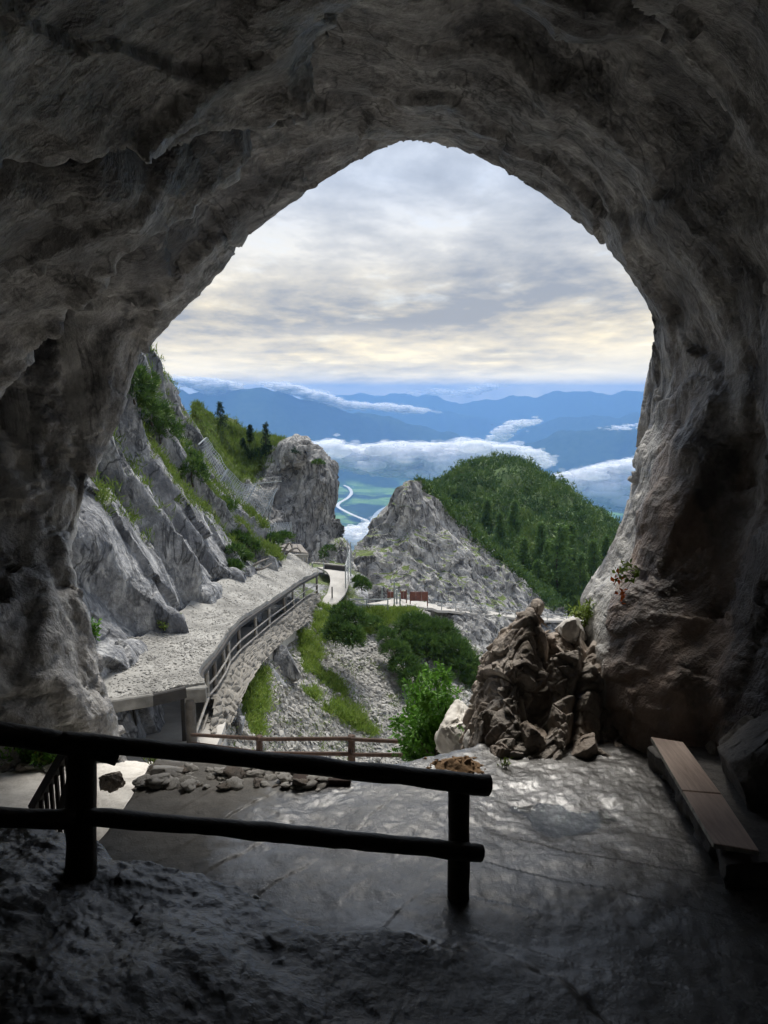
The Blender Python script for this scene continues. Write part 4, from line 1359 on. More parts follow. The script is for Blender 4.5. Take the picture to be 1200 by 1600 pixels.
def near_railing():
    root = empty('wooden_railing', tuple(G(717, 1412, 0)))
    tag(root, 'dark log railing across the foreground on the wet ledge', 'railing')
    log_mesh('post', [W(128, 1150, 6.15), W(127, 1260, 6.15) + [0, 0, 0], W(127, 1395, 6.25)], [0.115, 0.115, 0.125], M['log'], root, sides=16, seed=1)
    log_mesh('post', [W(717, 1225, 7.3), W(717, 1320, 7.3), W(716, 1425, 7.35)], [0.10, 0.105, 0.11], M['log'], root, sides=16, seed=2)
    log_mesh('rail', [W(95, 1157, 5.98), W(300, 1176, 6.35), W(520, 1200, 6.8), W(763, 1227, 7.18)], [0.068, 0.070, 0.082, 0.092], M['log'], root, sides=16, nseg=40, rough=0.10, seed=4)
    log_mesh('rail', [W(-420, 1094, 5.35), W(-120, 1131, 5.75), W(40, 1152, 5.95), W(184, 1178, 6.22)], [0.085, 0.085, 0.085, 0.085], M['log'], root, sides=16, nseg=24, rough=0.10, seed=5)
    log_mesh('rail', [W(130, 1276, 6.08), W(340, 1293, 6.45), W(540, 1312, 6.85), W(752, 1333, 7.2)], [0.074, 0.074, 0.076, 0.08], M['log'], root, sides=16, nseg=40, rough=0.12, seed=6)
    log_mesh('rail', [W(-420, 1258, 5.35), W(-120, 1272, 5.7), W(0, 1277, 5.85), W(116, 1281, 6.02)], [0.076, 0.076, 0.076, 0.076], M['log'], root, sides=16, nseg=20, rough=0.10, seed=7)


near_railing()


def far_railing():
    root = empty('wooden_railing', tuple(W(550, 1215, 20)))
    tag(root, 'thin brown railing above the scree below the terrace edge', 'railing')
    for x, y, d in ((405, 1150, 21), (549, 1149, 20)):
        p = W(x, y, d)
        log_mesh('post', [p, p + [0, 0, -1.5]], [0.095, 0.10], M['rail_wood'], root, sides=9, nseg=6, seed=x)
    for (pts) in ([(300, 1148, 25), (405, 1154, 20.9)], [(405, 1155, 20.9), (549, 1154, 19.85)], [(549, 1155, 19.85), (650, 1160, 19.3)],
                  [(300, 1161, 25), (405, 1176, 20.9)], [(405, 1177, 20.9), (549, 1178, 19.85)], [(549, 1179, 19.85), (648, 1180, 19.3)]):
        log_mesh('rail', [W(*q) for q in pts], [0.055, 0.06], M['rail_wood'], root, sides=8, nseg=8, seed=int(pts[0][0]))


far_railing()


def stair_railing():
    root = empty('stair_railing', tuple(W(85, 1330, 8.4)))
    tag(root, 'dark baluster railing of a stair going down behind the left post', 'railing')
    a, b = W(112, 1160, 7.9), W(52, 1262, 9.0)
    beam('handrail', a, b, 0.10, 0.11, M['log'], root)
    for k, x in enumerate((105, 97, 89, 81, 73, 65)):
        f = (112 - x) / 60
        p = a * (1 - f) + b * f
        bot = W(x, 1352 - 45 * f, 7.9 + 1.1 * f)
        beam('baluster', p, [p[0], p[1], bot[2]], 0.035, 0.05, M['rail_wood'], root)
    beam('lower_board', W(106, 1230, 7.95), W(94, 1268, 8.1), 0.03, 0.10, M['grey_wood'], root)


stair_railing()

# ------------------------------------------------------------------ bench


def build_bench():
    zb = 0.46
    c = [G(1115, 1318, zb), G(1187, 1330, zb), G(1067, 1159, zb), G(1017, 1151, zb)]
    s0, s1 = G(1066, 1235, zb), G(1127, 1240, zb)
    ctr = (c[0] + c[2]) / 2
    root = empty('bench', (ctr[0], ctr[1], 0))
    tag(root, 'brown plank bench with a pale worn edge against the right cave wall', 'bench')
    for quad in ([c[0], c[1], s1 + [0, -0.008, 0], s0 + [0, -0.008, 0]], [s0 + [0, 0.008, 0], s1 + [0, 0.008, 0], c[2], c[3]]):
        q = np.array(quad)
        ins = q.mean(0) + (q - q.mean(0)) * 0.985
        V = np.vstack([ins, q - [0, 0, 0.008], q - [0, 0, 0.05]])
        F = np.array([[0, 1, 2, 3]] + [[k, 4 + k, 4 + (k + 1) % 4, (k + 1) % 4] for k in range(4)] + [[4 + k, 8 + k, 8 + (k + 1) % 4, 4 + (k + 1) % 4] for k in range(4)] + [[11, 10, 9, 8]])
        o = mesh_obj('plank', V, F, M['bench'], smooth=False)
        o.data.materials.append(M['bench_edge'])
        for p in o.data.polygons:
            n = p.normal
            if abs(n.z) < 0.8 and n.x < -0.3:
                p.material_index = 1
        adopt(o, root)
    for f in (0.12, 0.5, 0.88):
        a = c[0] * (1 - f) + c[3] * f
        b = c[1] * (1 - f) + c[2] * f
        beam('support', a * 0.8 + b * 0.2 - [0, 0, 0.12], a * 0.1 + b * 0.9 - [0, 0, 0.12], 0.10, 0.13, M['rail_wood'], root)
    # rock shelf carrying the bench
    A = np.array([c[0] + [0.10, -0.05, 0], c[0] * 0.5 + c[3] * 0.5 + [0.08, 0, 0], c[3] + [0.06, 0.15, 0]])
    L = catmull(A, 90, 0)
    prof = [(1.6, -0.19), (0.6, -0.19), (0.05, -0.19), (-0.02, -0.28), (0.02, -0.45), (0.10, -0.62), (0.22, -0.8)]
    V = np.array([L + [x, 0, z] for x, z in prof])
    ends = V[:, :1] + np.array([0.12, 0.25, 0])
    V = catmull(V, 60, 0)
    P = V.reshape(-1, 3)
    N = grid_normals(V).reshape(-1, 3)
    f1, _ = facet(P / 0.4, seed=3)
    P = P + np.array([-0.8, -0.3, 0.1]) * (0.07 * f1 + 0.10 * fbm(P / 0.5, 4, seed=14) - 0.03)[:, None]
    Vg = P.reshape(60, 90, 3)
    near = Vg[:, :1] + np.array([1.4, 0.10, -0.05])
    Vg = np.concatenate([near, Vg], 1)
    Vg = np.concatenate([np.linspace(near[:, 0], Vg[:, 1], 24, axis=1)[:, :-1] + 0.05 * fbm(np.linspace(near[:, 0], Vg[:, 1], 24, axis=1)[:, :-1].reshape(-1, 3) * 2.5, 3, seed=3).reshape(60, 23, 1), Vg[:, 1:]], 1)
    o = mesh_obj('rock_shelf', Vg.reshape(-1, 3), grid_faces(60, Vg.shape[1], flip=True), M['grey_boulder'])
    tag(o, 'low brown grey rock shelf underneath the plank bench', 'rock')


build_bench()

# ------------------------------------------------------------------ boulders and the outcrop
for k, (ol, d, th, mat, label, amp, blk) in enumerate([
    ([(862, 1006), (866, 985), (884, 968), (905, 964), (926, 976), (930, 1004), (900, 1012)], 12.4, 1.0, 'pale_stone', 'bright pale slab lying on top of the outcrop', 0.06, 0.8),
    ([(808, 1192), (806, 1150), (818, 1125), (838, 1118), (850, 1135), (851, 1175), (842, 1198)], 10.45, 0.32, 'brown_rock', 'upright brown block at the foot of the slanting slab', 0.08, 1.0),
    ([(870, 1190), (876, 1162), (893, 1147), (915, 1140), (935, 1150), (946, 1175), (942, 1200), (900, 1205)], 10.42, 0.33, 'brown_rock', 'rounded pale brown boulder at the back of the wet floor', 0.05, 0.7),
    ([(772, 1200), (770, 1170), (788, 1150), (808, 1145), (816, 1170), (812, 1202)], 10.4, 0.3, 'brown_rock', 'low tan block beside the orange dirt mound', 0.08, 1.0),
    ([(686, 1210), (684, 1160), (698, 1120), (713, 1095), (735, 1083), (750, 1110), (747, 1160), (738, 1210)], 13.2, 0.85, 'pale_stone', 'grey boulder behind the leafy sapling', 0.08, 1.0),
    ([(727, 1205), (726, 1155), (738, 1118), (752, 1128), (756, 1195)], 11.6, 0.4, 'pale_stone', 'narrow grey rock left of the slanting brown slab', 0.08, 1.0),
    ([(1100, 1190), (1112, 1155), (1135, 1135), (1162, 1110), (1200, 1098), (1270, 1095), (1300, 1340), (1240, 1375), (1195, 1345), (1155, 1290), (1122, 1230)], 8.9, 0.8, 'grey_boulder', 'big rough grey boulder behind the plank bench', 0.045, 0.7),
    ([(1088, 1172), (1095, 1155), (1120, 1153), (1142, 1160), (1138, 1180), (1110, 1190)], 9.9, 0.3, 'pale_stone', 'small pale wet rock between the bench and the big boulder', 0.06, 0.8),
    ([(152, 1232), (154, 1206), (170, 1201), (190, 1210), (206, 1224), (204, 1236), (178, 1240)], 10.0, 0.25, 'brown_rock', 'dark brown angular rock beside the left railing post', 0.08, 1.0),
    ([(196, 1210), (205, 1196), (245, 1194), (300, 1200), (335, 1206), (325, 1220), (260, 1222), (215, 1222)], 10.3, 0.75, 'pale_stone', 'flat white slab among the rubble on the terrace edge', 0.02, 0.9),
]):
    inflated_rock('boulder', ol, d, th, M[mat], label, 'rock', amp=amp, seed=300 + 11 * k, block=blk, res=(110, 150) if 'big rough' in label else (64, 90))


def outcrop_shape(P):
    w = 0.25 * np.stack([perlin(P / 0.7, 21), perlin(P / 0.7, 22), perlin(P / 0.7, 23)], 1)
    f1, e1 = facet((P + w * 0.5) * np.array([1.5, 1.5, 0.7]) + 3.3, seed=431, tilt=0.75, off=0.55)
    f2, e2 = facet((P + w) * np.array([3.6, 3.6, 2.0]), seed=432, tilt=0.8, off=0.5)
    f3, e3 = facet((P + w) * np.array([9.0, 9.0, 6.0]), seed=433, tilt=0.8, off=0.5)
    x, y, _ = proj(P)
    cleft = -0.40 * np.exp(-((x - 854 + 5 * np.sin(P[:, 2] * 4)) / 8) ** 2) * sstep(1165, 1120, y)
    cleft -= 0.16 * np.exp(-((x - 905 + 0.15 * (y - 1080)) / 6) ** 2)
    cracks = -0.07 * np.exp(-(e1 / 0.045) ** 2) - 0.03 * np.exp(-(e2 / 0.06) ** 2)
    return 0.36 * f1 + 0.11 * f2 + 0.035 * f3 + cleft + cracks


oc = patch('rock_outcrop', [
    [(726, 1218, 11.9), (752, 1214, 10.6), (800, 1208, 10.15), (850, 1204, 10.1), (900, 1200, 10.15), (990, 1195, 10.4)],
    [(730, 1150, 12.0), (756, 1150, 10.8), (805, 1150, 10.35), (850, 1150, 10.45), (900, 1150, 10.5), (990, 1140, 10.7)],
    [(741, 1095, 12.1), (764, 1092, 11.0), (810, 1090, 10.65), (852, 1090, 11.0), (895, 1090, 10.8), (990, 1080, 11.0)],
    [(764, 1032, 12.3), (785, 1027, 11.3), (820, 1028, 11.0), (852, 1030, 11.4), (890, 1035, 11.1), (990, 1030, 11.3)],
    [(793, 990, 12.4), (810, 982, 11.7), (836, 950, 11.5), (860, 975, 11.7), (892, 1002, 11.6), (990, 990, 11.9)],
    [(802, 1010, 13.4), (818, 1000, 13), (842, 972, 12.5), (866, 995, 12.8), (898, 1004, 13.0), (990, 985, 13.2)]],
    300, 320, 0.05, 1.2, M['brown_rock'], seed=330, facets=0.0, fine=0.25, kind=None, extra=outcrop_shape)
tag(oc, 'jagged brown rock outcrop with vertical clefts leaning on the right cave wall', 'rock')


# small stones along the terrace edge, each a thing
def edge_stones():
    r = np.random.default_rng(12)
    v, f = ICO2
    base = []
    for k in range(6):
        q = v * (0.8 + 0.4 * r.random(3))
        q = q + v * (0.35 * facet(v * 1.3 + 10 * k, seed=k + 60, tilt=1.0)[0] + 0.1 * fbm(v * 2 + k, 3, seed=k))[:, None]
        q[:, 2] *= 0.7
        q[:, 2] -= q[:, 2].min()
        base.append(q)
    mats = [M['pale_stone'], M['pale_stone'], M['brown_rock']]
    meshes = {}
    for k in range(96):
        x = 205 + 300 * r.random() if k < 82 else 0 + 110 * r.random()
        y = (1200 + 34 * r.random() ** 1.5) if k < 82 else 1196 + 8 * r.random()
        d = 10.2 if k < 82 else 14
        s = 0.03 + 0.085 * r.random() ** 1.8
        p = G(x, y, 0.0)
        if k >= 82:
            p = W(x, y + 6, 13)
        else:
            p[2] = float(floor_z(np.array([p[0]]), np.array([p[1]]))[0]) - 0.01
        key = (k % 6, 2 if k % 5 == 0 else 0)
        if key not in meshes:
            o = mesh_obj('stone', base[key[0]], f, mats[key[1]])
            meshes[key] = o.data
        else:
            o = bpy.data.objects.new('stone', meshes[key])
            COL.objects.link(o)
        o.location = p
        o.scale = (s * 1.35, s * 1.2, s * 0.62)
        o.rotation_euler = (0.2 * r.normal(), 0.2 * r.normal(), r.random() * 6)
        tag(o, ('small pale stone in the rubble row along the terrace edge' if key[1] < 2 else 'small reddish brown stone in the rubble row along the terrace edge') if k < 82 else 'small stone on the pale ground by the left wall', 'stone', 'rubble stones on the terrace edge' if k < 82 else 'stones by the left wall')


edge_stones()

# pale ground left of the stair, and the dirt mound
patch('pale_ground', [
    [(-250, 1160, 15.2), (40, 1170, 15), (130, 1180, 14.8), (200, 1190, 14.5), (330, 1205, 14)],
    [(-250, 1215, 12.6), (40, 1215, 12.6), (130, 1215, 12.6), (200, 1216, 12.6), (330, 1225, 12.6)],
    [(-250, 1300, 10.3), (40, 1300, 10.3), (130, 1300, 10.3), (200, 1300, 10.3), (330, 1300, 10.6)],
    [(-250, 1480, 8.6), (40, 1480, 8.6), (130, 1480, 8.6), (200, 1480, 8.6), (330, 1480, 9)]],
    60, 120, 0.06, 1.5, M['pale_stone'], seed=400, facets=0.6)


def mound():
    n = 60
    c = G(715, 1200, 0.0)
    a, b = np.meshgrid(np.linspace(-1, 1, n), np.linspace(-1, 1, n), indexing='ij')
    X = c[0] + a * 0.62
    Y = c[1] + 0.05 + b * 0.40
    q = np.stack([X.ravel(), Y.ravel(), 0 * X.ravel()], 1)
    rr = np.sqrt(a * a + b * b) + 0.18 * fbm(q / 0.4, 3, seed=2).reshape(n, n)
    Z = floor_z(X, Y) * 0 - 0.10 + 0.22 * np.clip(1 - rr, -0.6, 1) + 0.03 * fbm(q / 0.12, 3, seed=5).reshape(n, n)
    o = mesh_obj('dirt_mound', np.stack([X, Y, Z], 2).reshape(-1, 3), grid_faces(n, n), M['dirt'])
    tag(o, 'low mound of orange dirt at the terrace edge below the slanting slab', 'dirt')
    r = np.random.default_rng(3)
    k = r.integers(0, n * n, 130)
    k = k[(rr.ravel()[k] < 0.9)]
    P = np.stack([X.ravel()[k], Y.ravel()[k], Z.ravel()[k]], 1)
    many_stones('mound_pebbles', P, np.tile([0, 0, 1.0], (len(P), 1)), 0.012, 0.05, M['dirt'], 'small tan pebbles scattered on the orange dirt mound', 'pebbles', 0.7, ICO1, 8)
    p = G(503, 1219, 0.03)
    o = beam('timber_step', p + [-0.36, 0.03, 0], p + [0.36, 0, 0.0], 0.16, 0.07, M['rail_wood'])
    tag(o, 'reddish timber board set in the far edge of the terrace', 'timber')


mound()

# ------------------------------------------------------------------ far paths: fences, gate, panels
def far_fences():
    root = empty('metal_fence', tuple(W(580, 955, 63.5)))
    tag(root, 'low grey metal railing at the pale platform above the scree', 'fence')
    for x in (547, 573, 606):
        p = W(x, 953, 63.4)
        beam('post', p, p + [0, 0, 0.95], 0.10, 0.10, M['metal'], root)
    a, b = W(547, 953, 63.4), W(606, 953, 63.4)
    for h in (0.45, 0.9):
        beam('rail', a + [0, -.06, h], b + [0, -.06, h], 0.07, 0.09, M['metal'], root)
    root = empty('metal_gate', tuple(W(619, 946, 66)))
    tag(root, 'tall pale blue metal gate posts at the end of the platform', 'gate')
    for x, y0, h in ((616, 948, 2.2), (625, 948, 1.2), (620, 944, 1.3), (597, 935, 1.0)):
        p = W(x, y0, 66)
        beam('post', p, p + [0, 0, h], 0.12, 0.12, M['metal'], root)
    for h in (0.35, 0.75, 1.1):
        beam('bar', W(616, 948, 66) + [0, -.02, h], W(625, 948, 66) + [0, -.02, h], 0.06, 0.06, M['metal'], root)
    for k, (x0, x1, y0, y1, lab) in enumerate([(641, 668, 925, 939, 'wide rusty red panel on the path below the pinnacle'), (626, 635, 924, 936, 'narrow rusty panel right of the metal gate'), (606, 615, 925, 934, 'small dark brown panel left of the metal gate')]):
        root = empty('rusty_panel', tuple(W((x0 + x1) / 2, y1, 72)))
        tag(root, lab, 'panel')
        n = max(2, (x1 - x0) // 7)
        for j in range(n):
            xa, xb = x0 + (x1 - x0) * j / n, x0 + (x1 - x0) * (j + 1) / n - 0.3
            p = [W(xa, y0 + 3 * (k == 0) * 0, 72), W(xb, y0, 72), W(xb, y1, 72), W(xa, y1, 72)]
            V = np.array(p + [q + np.array([0, 0.1, 0]) for q in p])
            o = mesh_obj('board', V, np.array([[3, 2, 1, 0], [4, 5, 6, 7], [0, 1, 5, 4], [1, 2, 6, 5], [2, 3, 7, 6], [3, 0, 4, 7]]), M['rust'], smooth=False)
            adopt(o, root)
        for x in (x0, x1):
            p = W(x, y1, 72.1)
            beam('post', p + [0, 0, -0.5], p + [0, 0, 0.9], 0.09, 0.09, M['rust'], root)
    # wire railing along the path under the pinnacle
    root = empty('path_railing', tuple(W(740, 958, 84)))
    tag(root, 'thin wire railing along the path below the rock pinnacle', 'railing')
    pts = [(668, 950, 73.5), (690, 953, 77), (712, 955, 79.5), (735, 957, 81), (758, 960, 82.5), (780, 962, 84.3), (805, 965, 87), (830, 967, 90), (855, 970, 93), (885, 971, 96.5)]
    prev = None
    for q in pts:
        p = W(*q)
        beam('post', p, p + [0, 0, 1.0], 0.09, 0.09, M['metal'], root)
        if prev is not None:
            for h in (0.5, 0.95):
                beam('wire', prev + [0, 0, h], p + [0, 0, h], 0.045, 0.045, M['metal'], root)
        prev = p
    # upper path fence with a plank parapet
    root = empty('path_fence', tuple(W(515, 893, 67)))
    tag(root, 'low dark plank fence with a pale top rail at the path bend', 'fence')
    beam('top_rail', W(487, 879, 69), W(543, 885, 68), 0.16, 0.10, M['birch'], root)
    beam('board', W(506, 886, 68.4), W(543, 889, 67.9), 0.08, 0.42, M['dark_beam'], root)
    for x, y in ((506, 880), (543, 885), (488, 880)):
        p = W(x, y, 68.2)
        beam('post', p + [0, -.1, 0.05], p + [0, -.1, -1.0], 0.11, 0.11, M['metal'], root)
    root = empty('wire_fence', tuple(W(540, 915, 64)))
    tag(root, 'tall pale wire mesh fence right of the narrow path', 'fence')
    posts = [(540, 919, 63.4, 2.0), (544, 908, 65, 2.6), (548, 900, 66.5, 3.0), (543, 880, 69, 2.2)]
    for x, y, d, h in posts:
        p = W(x, y, d)
        beam('post', p, p + [0, 0, h], 0.09, 0.09, M['metal'], root)
    q = [W(540, 919, 63.4), W(548, 900, 66.5)]
    for h in np.arange(0.2, 2.0, 0.22):
        beam('wire', q[0] + [0, 0, h], q[1] + [0, 0, h * 1.3], 0.022, 0.022, M['metal'], root)
    o = beam('marker_post', W(519, 934, 61.5), W(519, 934, 61.5) + [0, 0, 0.9], 0.10, 0.10, M['dark_beam'])
    tag(o, 'single dark post on the left side of the narrow path', 'post')
    # small arch of a tunnel in the cliff foot
    root = empty('tunnel_mouth', tuple(W(837, 960, 96)))
    tag(root, 'small stone arch of a tunnel beside the cliff path', 'tunnel')
    P = []
    a = np.linspace(0, pi, 14)
    for k in range(13):
        am = (a[k] + a[k + 1]) / 2
        c = W(837, 952, 95.5)
        p = c + np.array([0.75 * cos(am), 0, 0.75 * sin(am)])
        q = c + np.array([1.0 * cos(am), 0, 1.0 * sin(am)])
        beam('arch_stone', p, q, 0.26, 0.6, M['grey_boulder'], root, up=(0, 1, 0))
    c = W(837, 952, 95.2)
    V = np.array([c + np.array([0.78 * cos(x), 0.2, 0.78 * sin(x)]) for x in a] + [c + np.array([-0.78, 0.2, -0.9]), c + np.array([0.78, 0.2, -0.9])])
    o = mesh_obj('opening_dark_sheet', V, [np.array([list(range(len(V)))])], plain_mat('tunnel_dark', (0.015, 0.014, 0.014), 0.9))  # flat near-black sheet, painted darkness of the tunnel inside
    adopt(o, root)


far_fences()

# ------------------------------------------------------------------ rockfall nets


def wire_net(name, quad, nu, nv, w, mat, parent, sag=0.0, seed=0):
    """net panel of thin crossed wires over a (curved) quad of control points"""
    C = np.array([[quad[0], quad[1]], [quad[3], quad[2]]])
    r = np.random.default_rng(seed)
    u = np.linspace(0, 1, nu)[:, None, None]
    v = np.linspace(0, 1, nv)[None, :, None]
    S = (C[0, 0] * (1 - u) + C[1, 0] * u) * (1 - v) + (C[0, 1] * (1 - u) + C[1, 1] * u) * v
    S = S + np.array([0, -0.6, -1.0]) * (sag * 4 * v * (1 - v)) + 0.10 * fbm(S.reshape(-1, 3) / 1.2, 2, seed=seed).reshape(nu, nv, 1)
    segs = []
    for a in range(nu):
        for b in range(nv - 1):
            segs.append((S[a, b], S[a, b + 1]))
    for a in range(nu - 1):
        for b in range(nv):
            segs.append((S[a, b], S[a + 1, b]))
    A = np.array([s[0] for s in segs])
    B = np.array([s[1] for s in segs])
    T = unit(B - A)
    p = unit(np.cross(T, np.array([0.1, 1.0, 0.05]))) * w
    q = np.cross(T, p)
    V = np.stack([A + p, A - p * 0.5 + q * 0.87, A - p * 0.5 - q * 0.87, B + p, B - p * 0.5 + q * 0.87, B - p * 0.5 - q * 0.87], 1)
    base = np.array([[0, 1, 4, 3], [1, 2, 5, 4], [2, 0, 3, 5]])
    F = (base[None] + (np.arange(len(A)) * 6)[:, None, None]).reshape(-1, 4)
    o = mesh_obj(name, V.reshape(-1, 3), F, mat, smooth=False)
    adopt(o, parent)
    o['kind'] = 'stuff'
    return o


def rock_nets():
    root = empty('rockfall_net', tuple(W(400, 835, 62)))
    tag(root, 'silvery rockfall net hung from posts between the slab cliff and the headland', 'net')
    wire_net('net_mesh', [W(400, 758, 63), W(433, 764, 62.5), W(398, 826, 61), W(374, 806, 61.5)], 16, 12, 0.022, M['metal'], root, 0.25, 1)
    for a, b in (((400, 757), (373, 808)), ((434, 762), (397, 828))):
        beam('edge_cable', W(*a, 62.6), W(*b, 61.2), 0.09, 0.09, M['metal'], root)
    beam('top_cable', W(385, 757, 63.5), W(440, 752, 63), 0.07, 0.07, M['metal'], root)
    for a, b in (((432, 764), (404, 842)), ((428, 775), (414, 842)), ((424, 780), (405, 830)), ((400, 758), (362, 778)), ((355, 733), (335, 758))):
        beam('guy_wire', W(*a, 62.5), W(*b, 61.5), 0.05, 0.05, M['metal'], root)
    wire_net('net_mesh', [W(405, 820, 63), W(455, 817, 64), W(452, 832, 63.5), W(404, 838, 62.5)], 8, 16, 0.02, M['metal'], root, 0.0, 2)
    for x, y in ((405, 818), (430, 817), (455, 815)):
        p = W(x, y, 62.9)
        beam('post', p, p + [0, 0, -1.3], 0.08, 0.08, M['metal'], root)
    root = empty('rockfall_net', tuple(W(340, 760, 62)))
    tag(root, 'silvery rockfall net draped over the grassy rocks above the gallery', 'net')
    wire_net('net_mesh', [W(309, 690, 63), W(322, 684, 63), W(358, 735, 61.5), W(336, 760, 60.5)], 16, 10, 0.022, M['metal'], root, 0.1, 3)
    wire_net('net_mesh', [W(356, 733, 61.5), W(400, 758, 62.6), W(376, 806, 60.8), W(338, 760, 60.4)], 18, 14, 0.022, M['metal'], root, 0.4, 4)
    for a, b in (((356, 733), (338, 762)), ((322, 684), (310, 695))):
        beam('post', W(*a, 61.3), W(*b, 60.4), 0.09, 0.09, M['metal'], root)


rock_nets()

# ------------------------------------------------------------------ vegetation


def pine_bush(lumps, n, label, length=0.3, width=0.05, seed=0, mat='pine', name='dwarf_pine', cat='bush', group=None):
    """lumps: (center, (rx, ry, rz))"""
    r = np.random.default_rng(seed)
    c0 = np.mean([l[0] for l in lumps], axis=0)
    base = np.array([c0[0], c0[1], min(l[0][2] - l[1][2] * 0.6 for l in lumps)])
    root = empty(name, tuple(base))
    tag(root, label, cat, group)
    vol = np.array([l[1][0] * l[1][1] + l[1][0] * l[1][2] for l in lumps])
    cnt = (n * vol / vol.sum()).astype(int)
    Ps, Ds, Ts = [], [], []
    for (c, rad), m in zip(lumps, cnt):
        c = np.asarray(c)
        rad = np.asarray(rad)
        tuft = max(1, m // 7)
        dr = unit(r.normal(size=(tuft, 3)))
        dr[:, 2] = np.abs(dr[:, 2]) * 1.15 - 0.6
        rr = 0.50 + 0.62 * r.random(tuft) ** 0.6
        lump = 1 + 0.28 * fbm(dr * 2.2 + c, 3, seed=seed)
        P = c + dr * rad * (rr * lump)[:, None]
        D = unit(dr * 0.7 + np.array([0, 0, 0.75]) + 0.3 * r.normal(size=(tuft, 3)))
        P7 = np.repeat(P, 7, 0)
        D7 = unit(np.repeat(D, 7, 0) + 0.55 * r.normal(size=(tuft * 7, 3)))
        Ps.append(P7)
        Ds.append(D7)
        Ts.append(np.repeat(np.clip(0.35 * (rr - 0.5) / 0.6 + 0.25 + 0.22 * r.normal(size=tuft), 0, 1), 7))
        stem = log_mesh('stem', [c - [0, 0, rad[2] * 0.9], c - [0.1, 0, rad[2] * 0.3], c + [0.1, 0, rad[2] * 0.6]], [0.06, 0.05, 0.02], M['stem'], root, sides=5, nseg=5)
    P, D, T = np.concatenate(Ps), np.concatenate(Ds), np.concatenate(Ts)
    L = length * (0.6 + 0.8 * r.random(len(P)))
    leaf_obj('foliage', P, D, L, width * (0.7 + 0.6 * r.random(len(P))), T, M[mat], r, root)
    return root


def lump_at(px, py, d, rx, rz, ry=None):
    return (W(px, py, d), (rx, ry or rx, rz))


pine_bush([lump_at(540, 955, 52, 0.95, 0.75), lump_at(558, 965, 52, 0.8, 0.75), lump_at(528, 975, 51, 0.75, 0.8), lump_at(545, 990, 50.5, 0.95, 0.85), lump_at(522, 990, 50.5, 0.55, 0.6), lump_at(552, 1002, 50, 0.5, 0.45)],
          11000, 'dark round dwarf pine on the scree just below the narrow path', 0.34, 0.05, 1)
pine_bush([lump_at(650, 975, 60, 1.5, 1.2), lump_at(685, 985, 60, 1.4, 1.3), lump_at(665, 1005, 58.5, 1.6, 1.2), lump_at(705, 1010, 58.5, 1.4, 1.3), lump_at(725, 1035, 57.5, 1.3, 1.2), lump_at(740, 1060, 56.5, 0.9, 1.0), lump_at(640, 1000, 58, 0.9, 0.8)],
          22000, 'largest dwarf pine thicket right of the scree under the path', 0.42, 0.06, 2)
pine_bush([lump_at(618, 1012, 55, 0.9, 0.6), lump_at(632, 1035, 54, 1.0, 0.7), lump_at(650, 1055, 53, 1.1, 0.8), lump_at(605, 995, 56, 0.6, 0.5), lump_at(690, 1055, 54, 0.7, 0.5)],
          11000, 'olive dwarf pine strip between the scree and the largest thicket', 0.36, 0.05, 3)
pine_bush([lump_at(566, 912, 64, 0.65, 0.65), lump_at(560, 905, 64.5, 0.4, 0.4)], 2600, 'small bush at the foot of the pinnacle beside the wire fence', 0.28, 0.05, 4)
pine_bush([lump_at(580, 970, 60, 0.8, 0.35), lump_at(600, 985, 59, 0.6, 0.3)], 1800, 'low olive shrub below the metal railing', 0.3, 0.05, 41)

# bushes on the slab cliff
for k, (pts, lab) in enumerate([
    ([(205, 600, 45, 1.2, 1.5), (222, 590, 47, 0.9, 0.9), (215, 635, 44, 1.0, 1.2)], 'dark pine bush at the very top of the slab cliff beside the cave rim'),
    ([(235, 640, 47, 1.3, 1.3), (248, 665, 48, 1.4, 1.5), (262, 690, 48, 1.3, 1.5), (230, 665, 45, 0.9, 1.0)], 'long dark pine bush down the upper slab cliff'),
    ([(300, 735, 50, 1.0, 1.5), (308, 755, 51, 0.9, 1.2), (295, 715, 51, 0.8, 0.9)], 'dark pine bush in the middle of the slab cliff'),
    ([(345, 790, 52, 0.9, 0.7), (335, 800, 51, 0.8, 0.6), (322, 780, 51, 0.6, 0.5)], 'green pine bush below the draped net'),
    ([(370, 840, 51, 1.0, 0.8), (385, 850, 51.5, 0.9, 0.8), (365, 862, 49, 0.7, 0.6)], 'pine bush above the end of the gallery roof'),
    ([(425, 845, 60, 0.9, 0.7), (440, 838, 61, 0.8, 0.5), (412, 858, 58, 0.6, 0.5)], 'green bush under the fence of the rockfall net'),
    ([(360, 885, 45, 0.5, 0.35), (378, 872, 47, 0.5, 0.4)], 'small bush where the slab cliff meets the gallery roof')]):
    lumps = []
    for (x, y, d, rx, rz) in pts:
        p, nn = nearest_on('slab_cliff', x, y)
        if lab.startswith('green bush under'):
            p = W(x, y, d)
        lumps.append((p + nn * 0.15, (rx * 0.9, rx * 0.9, rz * 0.8)))
    pine_bush(lumps, 5200 if k in (0, 1) else 2600, lab, 0.36, 0.06, 20 + k, 'pine', group='pine bushes on the slab cliff')


